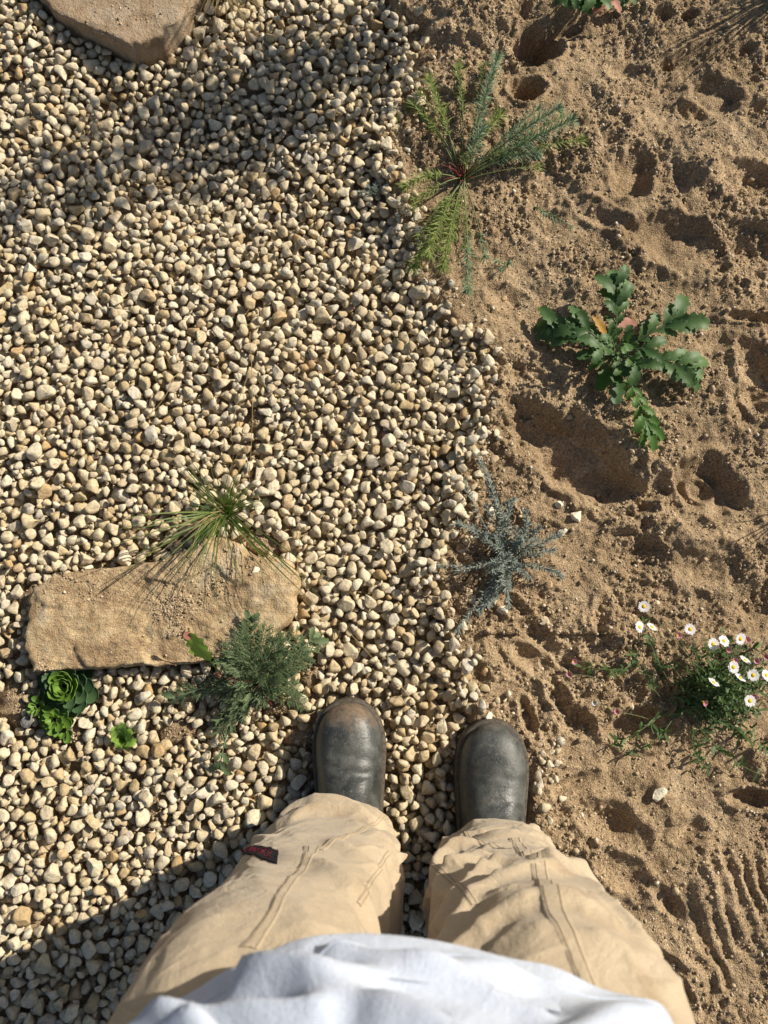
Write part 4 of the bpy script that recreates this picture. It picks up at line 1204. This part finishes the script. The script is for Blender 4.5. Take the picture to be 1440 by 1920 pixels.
# --- succulent rosettes
def spoon_mesh(name, mat, wide=.27, cup=.5):
    nu, nvv = 9, 12; V = []
    for j in range(nvv):
        t = j / (nvv - 1)
        w = wide * (.28 + .72 * math.sin(math.pi * min(1, .12 + .5 * t)) ** 1.4) * math.sqrt(max(0, 1 - max(0, (t - .72) / .28) ** 2.2)) + .01
        for i in range(nu):
            q = (i - 4) / 4
            V.append((w * q, t, cup * .5 * q * q * w - .05 * math.sin(math.pi * t) + .22 * t * t * cup))
    top = np.array(V); bot = top - np.array([0, 0, .05]) * (1 - .0)
    F = grid_faces(nu, nvv); rim_ = list(range(nu)) + [nu * r + nu - 1 for r in range(1, nvv)] + [nu * (nvv - 1) + k for k in range(nu - 2, -1, -1)] + [nu * r for r in range(nvv - 2, 0, -1)]
    k = len(top)
    F = np.concatenate([F, F[:, ::-1] + k, np.array([[rim_[a], rim_[(a + 1) % len(rim_)], rim_[(a + 1) % len(rim_)] + k, rim_[a] + k] for a in range(len(rim_))])])
    return mesh_np(name, np.concatenate([top, bot]), F, mat)
SPOON = [spoon_mesh("leaf", L_succ), spoon_mesh("leaf", L_succ2, .33, .6)]
def rosette(px, py, rad, n, label, bright_from=.5, h=.03, tilt=(0, 0)):
    c = at(px, py); c[2] = max(c[2], -.004)
    r0 = empty("succulent_rosette", c); tag(r0, label, "succulent", "green succulent rosettes below the slab")
    mb = MB(); mb.tube(np.array([c + np.array([0, 0, -.012]), c + np.array([0, 0, h * .8])]), .006, .004, 8); mb.build("stem", M_stem, r0, c)
    for k in range(n):
        t = k / (n - 1)
        a = k * 2.39996 + 1
        l = rad * (1 - .72 * t) * random.uniform(.9, 1.08)
        o = bpy.data.objects.new("leaf", SPOON[1 if t > bright_from else 0]); col.objects.link(o); o.parent = r0
        pitch = R(-6 + 66 * t ** 1.3) + random.uniform(-.06, .06)
        o.rotation_euler = Euler((pitch + tilt[0], tilt[1] + random.uniform(-.08, .08), a)); o.scale = (l * (1 + .15 * t), l, l)
        o.location = Vector((-math.sin(a) * .004, math.cos(a) * .004, h * (.25 + .75 * t)))
    return r0
rosette(133, 1284, .052, 50, "largest green succulent rosette touching the lower left corner of the slab", .60, .030)
rosette(113, 1347, .030, 20, "small bright succulent rosette just below the largest one", .05, .03)
rosette(82, 1322, .024, 12, "little bright succulent rosette left of the two larger ones", .0, .03)
rosette(126, 1368, .022, 9, "tiny bright succulent offset under the small rosette", .0, .016)
c = at(232, 1384); B = c.copy()
sd = empty("lettuce_seedling", B); tag(sd, "light green leafy seedling in the gravel right of the succulents", "plant")
for (tx_, ty_, lz, w) in [(216, 1362, .03, .010), (232, 1356, .035, .008), (248, 1370, .03, .009), (255, 1392, .02, .009), (222, 1402, .015, .007), (240, 1404, .012, .006), (212, 1378, .022, .009)]:
    tp = at(tx_, ty_, lz); mb = MB(); mb.blade(bez(c, (c + tp) / 2 + np.array([0, 0, .016]), tp, 11), w, lambda q: .25 + .8 * math.sin(math.pi * min(1, .05 + .85 * q)), .3, 2, ripple=.25, ph=tx_, teeth=0); mb.build("leaf", L_seed, sd, B)

# --- grass tuft at the slab
def grass(root, B, c, blades, mat, name="blades", w=.0011):
    mb = MB()
    for (e, h, ww) in blades:
        b0 = c + rv(.008) * np.array([1, 1, .1]); e = np.asarray(e, float)
        mid = b0 + (e - b0) * .42 + np.array([0, 0, h])
        mb.blade(bez(b0, mid, e, 13), ww * .8, lambda q: 1 - .85 * q ** 2, .35, 1)
    o = mb.build(name, mat, root, B); o["kind"] = "stuff"; return o
c = at(424, 962); B = c.copy()
gt = empty("grass_tuft", B); tag(gt, "green grass tuft growing at the top edge of the ochre slab", "grass")
bl = []
for k in range(30): bl.append((at(random.uniform(335, 405), random.uniform(905, 985), random.uniform(.02, .05)), random.uniform(.03, .06), random.uniform(.0008, .0014)))
for k in range(22): bl.append((at(random.uniform(435, 510), random.uniform(900, 950), random.uniform(.02, .06)), random.uniform(.03, .06), random.uniform(.0008, .0014)))
for k in range(12): bl.append((at(random.uniform(395, 460), random.uniform(860, 920), random.uniform(.05, .09)), random.uniform(.04, .07), random.uniform(.0008, .0013)))
for k in range(5): bl.append((at(345 + random.uniform(-14, 14), 865 + random.uniform(-16, 16), .05), .06, .0016))
for k in range(16): bl.append((at(random.uniform(330, 390), random.uniform(1010, 1055), random.uniform(.045, .07)), random.uniform(.03, .06), random.uniform(.0009, .0017)))
bl.append((at(405, 1012, .04), .04, .0014)); bl.append((at(438, 1015, .04), .04, .0012))
for k in range(28):
    sx_, sy_ = random.choice([(130, 1085), (180, 1120), (225, 1175), (250, 1130), (285, 1165), (330, 1190), (360, 1160), (470, 1180), (430, 1170)]); sx_ += random.uniform(-30, 30); sy_ += random.uniform(-18, 18)
    h_ = random.uniform(.05, .11); x_, y_ = gp(sx_, sy_, SLAB_Z); f_ = h_ / math.tan(SUN_EL)
    bl.append((np.array([x_ + SUN_DIR_XY.x * f_, y_ + SUN_DIR_XY.y * f_, SLAB_Z + h_]), random.uniform(.04, .07), random.uniform(.0014, .0021)))
grass(gt, B, c, bl, L_grass)
bl = []
for k in range(18): bl.append((at(random.uniform(250, 370), random.uniform(990, 1060), random.uniform(.04, .09)), random.uniform(.04, .09), random.uniform(.0004, .0006)))
for k in range(10):
    a = random.uniform(0, 6.28); l = random.uniform(.04, .16); bl.append((c + np.array([math.cos(a) * l + .02, math.sin(a) * l - .01, random.uniform(.10, .24)]), random.uniform(.08, .14), random.uniform(.0004, .0006)))
for k in range(5): bl.append((at(random.uniform(430, 640), random.uniform(800, 930), random.uniform(.03, .12)), random.uniform(.05, .1), random.uniform(.0003, .0005)))
for k in range(5): bl.append((at(random.uniform(300, 470), random.uniform(780, 900), random.uniform(.06, .14)), random.uniform(.05, .1), random.uniform(.0003, .0005)))
grass(gt, B, c, bl, L_dry, "dry_blades")

# --- dry tuft by the squared rock
c = at(425, -14); B = c.copy()
dg = empty("dry_grass_tuft", B); tag(dg, "dry straw-coloured grass tuft beside the squared rock", "grass")
bl = []
for k in range(60): bl.append((at(random.gauss(425, 42), random.uniform(0, 70), random.uniform(.01, .05)), random.uniform(.03, .07), random.uniform(.0004, .0009)))
for k in range(90): bl.append((c + np.array([random.gauss(.03, .055), random.gauss(.05, .045), random.uniform(.04, .11)]), random.uniform(.03, .06), random.uniform(.0006, .0010)))
for k in range(40): bl.append((at(random.gauss(440, 50), random.uniform(-120, -10), random.uniform(.03, .1)), random.uniform(.03, .07), random.uniform(.0005, .0009)))
grass(dg, B, c, bl, L_dry, "dry_blades")
bl = [(at(random.uniform(395, 480), random.uniform(-40, 18), random.uniform(.02, .05)), .05, .0010) for k in range(26)]
grass(dg, B, c, bl, L_grass)

# --- tall tufts standing beyond the right edge: their shadows streak the sand
for (wx, wy, hgt, n, lab) in [(.83, 1.27, .26, 90, "tall wiry grass tuft past the far corner of the sand"), (.80, .26, .16, 34, "wiry grass tuft at the outer side of the sand, across from the silver shrub")]:
    c = np.array([wx, wy, gz(wx, wy)]); r0 = empty("tall_grass_tuft", c); tag(r0, lab, "grass")
    bl = []
    for k in range(n):
        a = random.uniform(0, 6.28); l = random.uniform(.05, .16)
        bl.append((c + np.array([math.cos(a) * l * (.6 if math.cos(a) < 0 else 1), math.sin(a) * l, random.uniform(.5, 1) * hgt]), random.uniform(.03, .12), random.uniform(.0012, .0022)))
    grass(r0, c, c, bl, L_grass)

# --- daisies
petal_me = {}
def daisy(root, B, p, d, rad, pink=False, closed=0.0):
    d = nrm(d); a = nrm(np.cross(d, (0.2, 1, 0.1))); b = np.cross(d, a)
    mb = MB(); n = 22
    for k in range(n):
        an = 2 * math.pi * k / n + random.uniform(-.06, .06)
        r = a * math.cos(an) + b * math.sin(an)
        up_ = .12 + closed
        e = p + (r * math.cos(up_) + d * math.sin(up_)) * rad * random.uniform(.88, 1.06)
        mb.blade(np.array([p + r * rad * .18, (p + e) / 2 + d * rad * .06 + r * rad * .1, e]), rad * .115, lambda q: .6 + .5 * math.sin(math.pi * min(1, q * .8 + .1)), -.1, 1, up=d)
    fl = mb.build("flower", L_petalp if pink else L_petal, root, B)
    V = []; nr, ns_ = 6, 12
    for j in range(nr):
        t = j / (nr - 1) * math.pi / 2
        for i in range(ns_):
            an = 2 * math.pi * i / ns_
            V.append(p + (a * math.cos(an) + b * math.sin(an)) * rad * .36 * math.cos(t) * 1.0 + d * (rad * .20 * math.sin(t) + rad * .02))
    link("disc", mesh_np("disc", np.array(V) - B, grid_faces(ns_, nr, True), M_disc), fl)
    return fl
c = at(1335, 1300); B = c.copy()
dz = empty("daisy_clump", B); tag(dz, "fleabane clump with small white and pink daisies on the sand", "flower")
def stem_to(root, B, b0, p, mat, r=.0006):
    mb = MB(); mb.tube(bez(b0, (b0 + p) / 2 + np.array([0, 0, .03]) + rv(.008), p, 9), r, r * .8, 5); return mb.build("stem", mat, root, B)
for (px, py) in [(1207, 1137), (1199, 1176), (1222, 1176), (1294, 1180), (1337, 1208), (1357, 1202), (1388, 1198), (1397, 1238), (1375, 1251), (1388, 1271), (1412, 1266), (1436, 1266), (1338, 1280), (1406, 1314)]:
    lz = random.uniform(.05, .085) if px > 1300 else .045
    p = at(px, py, lz); stem_to(dz, B, c + rv(.03) * np.array([1, 1, .1]), p, M_stem)
    d = np.array([random.uniform(-.1, .5), random.uniform(-.2, .45), 1.0]) if (px, py) not in [(1222, 1176), (1388, 1271), (1397, 1238), (1338, 1280)] else np.array([.5, .9, .7])
    daisy(dz, B, p, d, .0098)
for (px, py) in [(1270, 1191), (1363, 1219), (1399, 1200), (1376, 1239), (1436, 1230), (1418, 1238), (1413, 1305), (1319, 1317), (1075, 1240), (1068, 1264), (1157, 1335), (1116, 1316)]:
    p = at(px, py, .035 if px < 1200 else .06); stem_to(dz, B, c + rv(.03) * np.array([1, 1, .1]) if px > 1200 else at(px + 60, py + 14), p, M_stem)
    daisy(dz, B, p, np.array([random.uniform(-.4, .4), random.uniform(-.4, .4), 1]), .0072, px != 1116, .7)
mb = MB(); mbs = MB()
for k in range(380):
    a = random.uniform(0, 6.28); rr = abs(random.gauss(0, .55))
    px = 1335 + math.cos(a) * rr * 110 + random.uniform(-10, 40); py = 1290 + math.sin(a) * rr * 95
    tp = at(px, py, random.uniform(.01, .06) * max(.25, 1.2 - rr)); b0 = c + rv(.03) * np.array([1, 1, .05])
    P = bez(b0, (b0 + tp) / 2 + np.array([0, 0, .02]) + rv(.01), tp, 8)
    mbs.tube(P, .0006, .0004, 4)
    for j in range(8):
        i = random.randint(2, 7); d = nrm(P[i] - P[i - 1] + rv(.9)); l = random.uniform(.007, .016)
        mb.blade(np.array([P[i], P[i] + d * l * .5 + np.array([0, 0, .001]), P[i] + d * l]), l * .13, lambda q: .5 + .6 * math.sin(math.pi * min(1, q * .85 + .1)), .1, 1)
for path in [[(1240, 1340), (1200, 1375), (1150, 1395)], [(1260, 1350), (1230, 1400), (1180, 1410)], [(1300, 1350), (1350, 1420), (1420, 1450)], [(1240, 1310), (1200, 1260), (1170, 1200)], [(1250, 1270), (1225, 1230), (1205, 1160)], [(1300, 1360), (1290, 1420), (1330, 1440)], [(1180, 1250), (1150, 1262), (1090, 1250)], [(1350, 1340), (1400, 1390), (1440, 1400)]]:
    P = bez(at(*path[0], .015), at(*path[1], .03), at(*path[2], .012), 14); mbs.tube(P, .0008, .0005, 4)
    for j in range(26):
        i = random.randint(2, 13); d = nrm(P[i] - P[i - 1] + rv(.9)); l = random.uniform(.008, .02)
        mb.blade(np.array([P[i], P[i] + d * l * .5 + np.array([0, 0, .001]), P[i] + d * l]), l * .12, lambda q: .5 + .6 * math.sin(math.pi * min(1, q * .85 + .1)), .1, 1)
o = mb.build("leaves", L_daisy, dz, B); o["kind"] = "stuff"
o = mbs.build("runners", M_stem, dz, B); o["kind"] = "stuff"

# ------------------------------------------------------------------ glass marble and dry straws
m, nt, ns, ls, p = new_mat("grey_glass")
p.inputs["Base Color"].default_value = (.20, .20, .19, 1); p.inputs["Roughness"].default_value = .08; p.inputs["Coat Weight"].default_value = .6
nz = noise(ns, ls, 90, 3, .5, ns.new("ShaderNodeNewGeometry").outputs["Position"], 1.0); rq = ramp(ns, [(.35, (.10, .10, .10)), (.65, (.30, .29, .26))]); ls.new(nz.outputs[0], rq.inputs[0]); ls.new(rq.outputs[0], p.inputs["Base Color"])
V, F = ICO[3]; x, y = gp(52, 1353); V = V * .0102 * (1 + .02 * (vn(V[:, 0] * 2 + 5, V[:, 1] * 2 + V[:, 2], 4) - .5)[:, None])
o = link("marble", mesh_np("marble", V, F, m), None, (x, y, max(gz(x, y), -.006) + .009)); tag(o, "shiny grey marble on bare soil left of the succulents", "marble")
STR = [[(468, 620), (475, 760), (466, 905)], [(470, 700), (440, 780), (435, 830)], [(560, 960), (562, 1020), (556, 1080)], [(640, 1170), (700, 1235), (735, 1275)], [(745, 1280), (770, 1310), (780, 1335)], [(330, 700), (300, 760), (240, 815)], [(520, 850), (570, 845), (640, 870)], [(230, 330), (270, 350), (330, 352)], [(120, 760), (150, 800), (150, 850)]]
WHERE = ["running up the gravel above the grass tuft", "bent, close above the grass tuft", "standing at the right end of the ochre slab", "slanting on the gravel above the left boot", "short, lying between the toes of the boots", "curving over the gravel well above the slab", "flat, to the right above the grass tuft", "in the gravel below the squared rock", "bowed, in the gravel far above the slab"]
for pth, wh in zip(STR, WHERE):
    pts = [np.array([*gp(a, b, .014), .014 + random.uniform(0, .012)]) for a, b in pth]
    P = bez(pts[0], 2 * pts[1] - (pts[0] + pts[2]) / 2, pts[2], 16); P[0][2] -= .012; P[-1][2] -= .010
    mb = MB(); mb.tube(P - P[0], .0006, .0004, 5)
    o = mb.build("dry_straw", L_dry); o.location = P[0]; tag(o, "thin dry straw " + wh, "straw", "dry straws on the gravel")

# ------------------------------------------------------------------ upright herb just past the far end of the gravel edge: its crown throws the diagonal shade over the gravel
c = np.array([.46, 1.50, gz(.46, 1.50)]); sh = empty("upright_herb", c); tag(sh, "upright leafy herb on thin stems past the far end of the gravel edge", "plant")
mb = MB()
for k in range(7):
    tp = np.array([.42 + random.gauss(0, .06), 1.40 + random.gauss(0, .05), random.uniform(.58, .80)])
    P = bez(c + rv(.02) * np.array([1, 1, 0]), (c + tp) / 2 + rv(.02), tp, 16); m1 = MB(); m1.tube(P, .003, .0012, 6); m1.build("stem", M_stem, sh, c)
    for j in range(95):
        i = random.randint(9, 15); p = P[i] + rv(.055); d = nrm(rv(1.0)); l = random.uniform(.02, .04)
        mb.blade(np.array([p, p + d * l * .5, p + d * l]), l * .22, lambda q: .5 + .6 * math.sin(math.pi * min(1, q * .85 + .1)), .1, 1)
o = mb.build("leaves", L_daisy, sh, c); o["kind"] = "stuff"
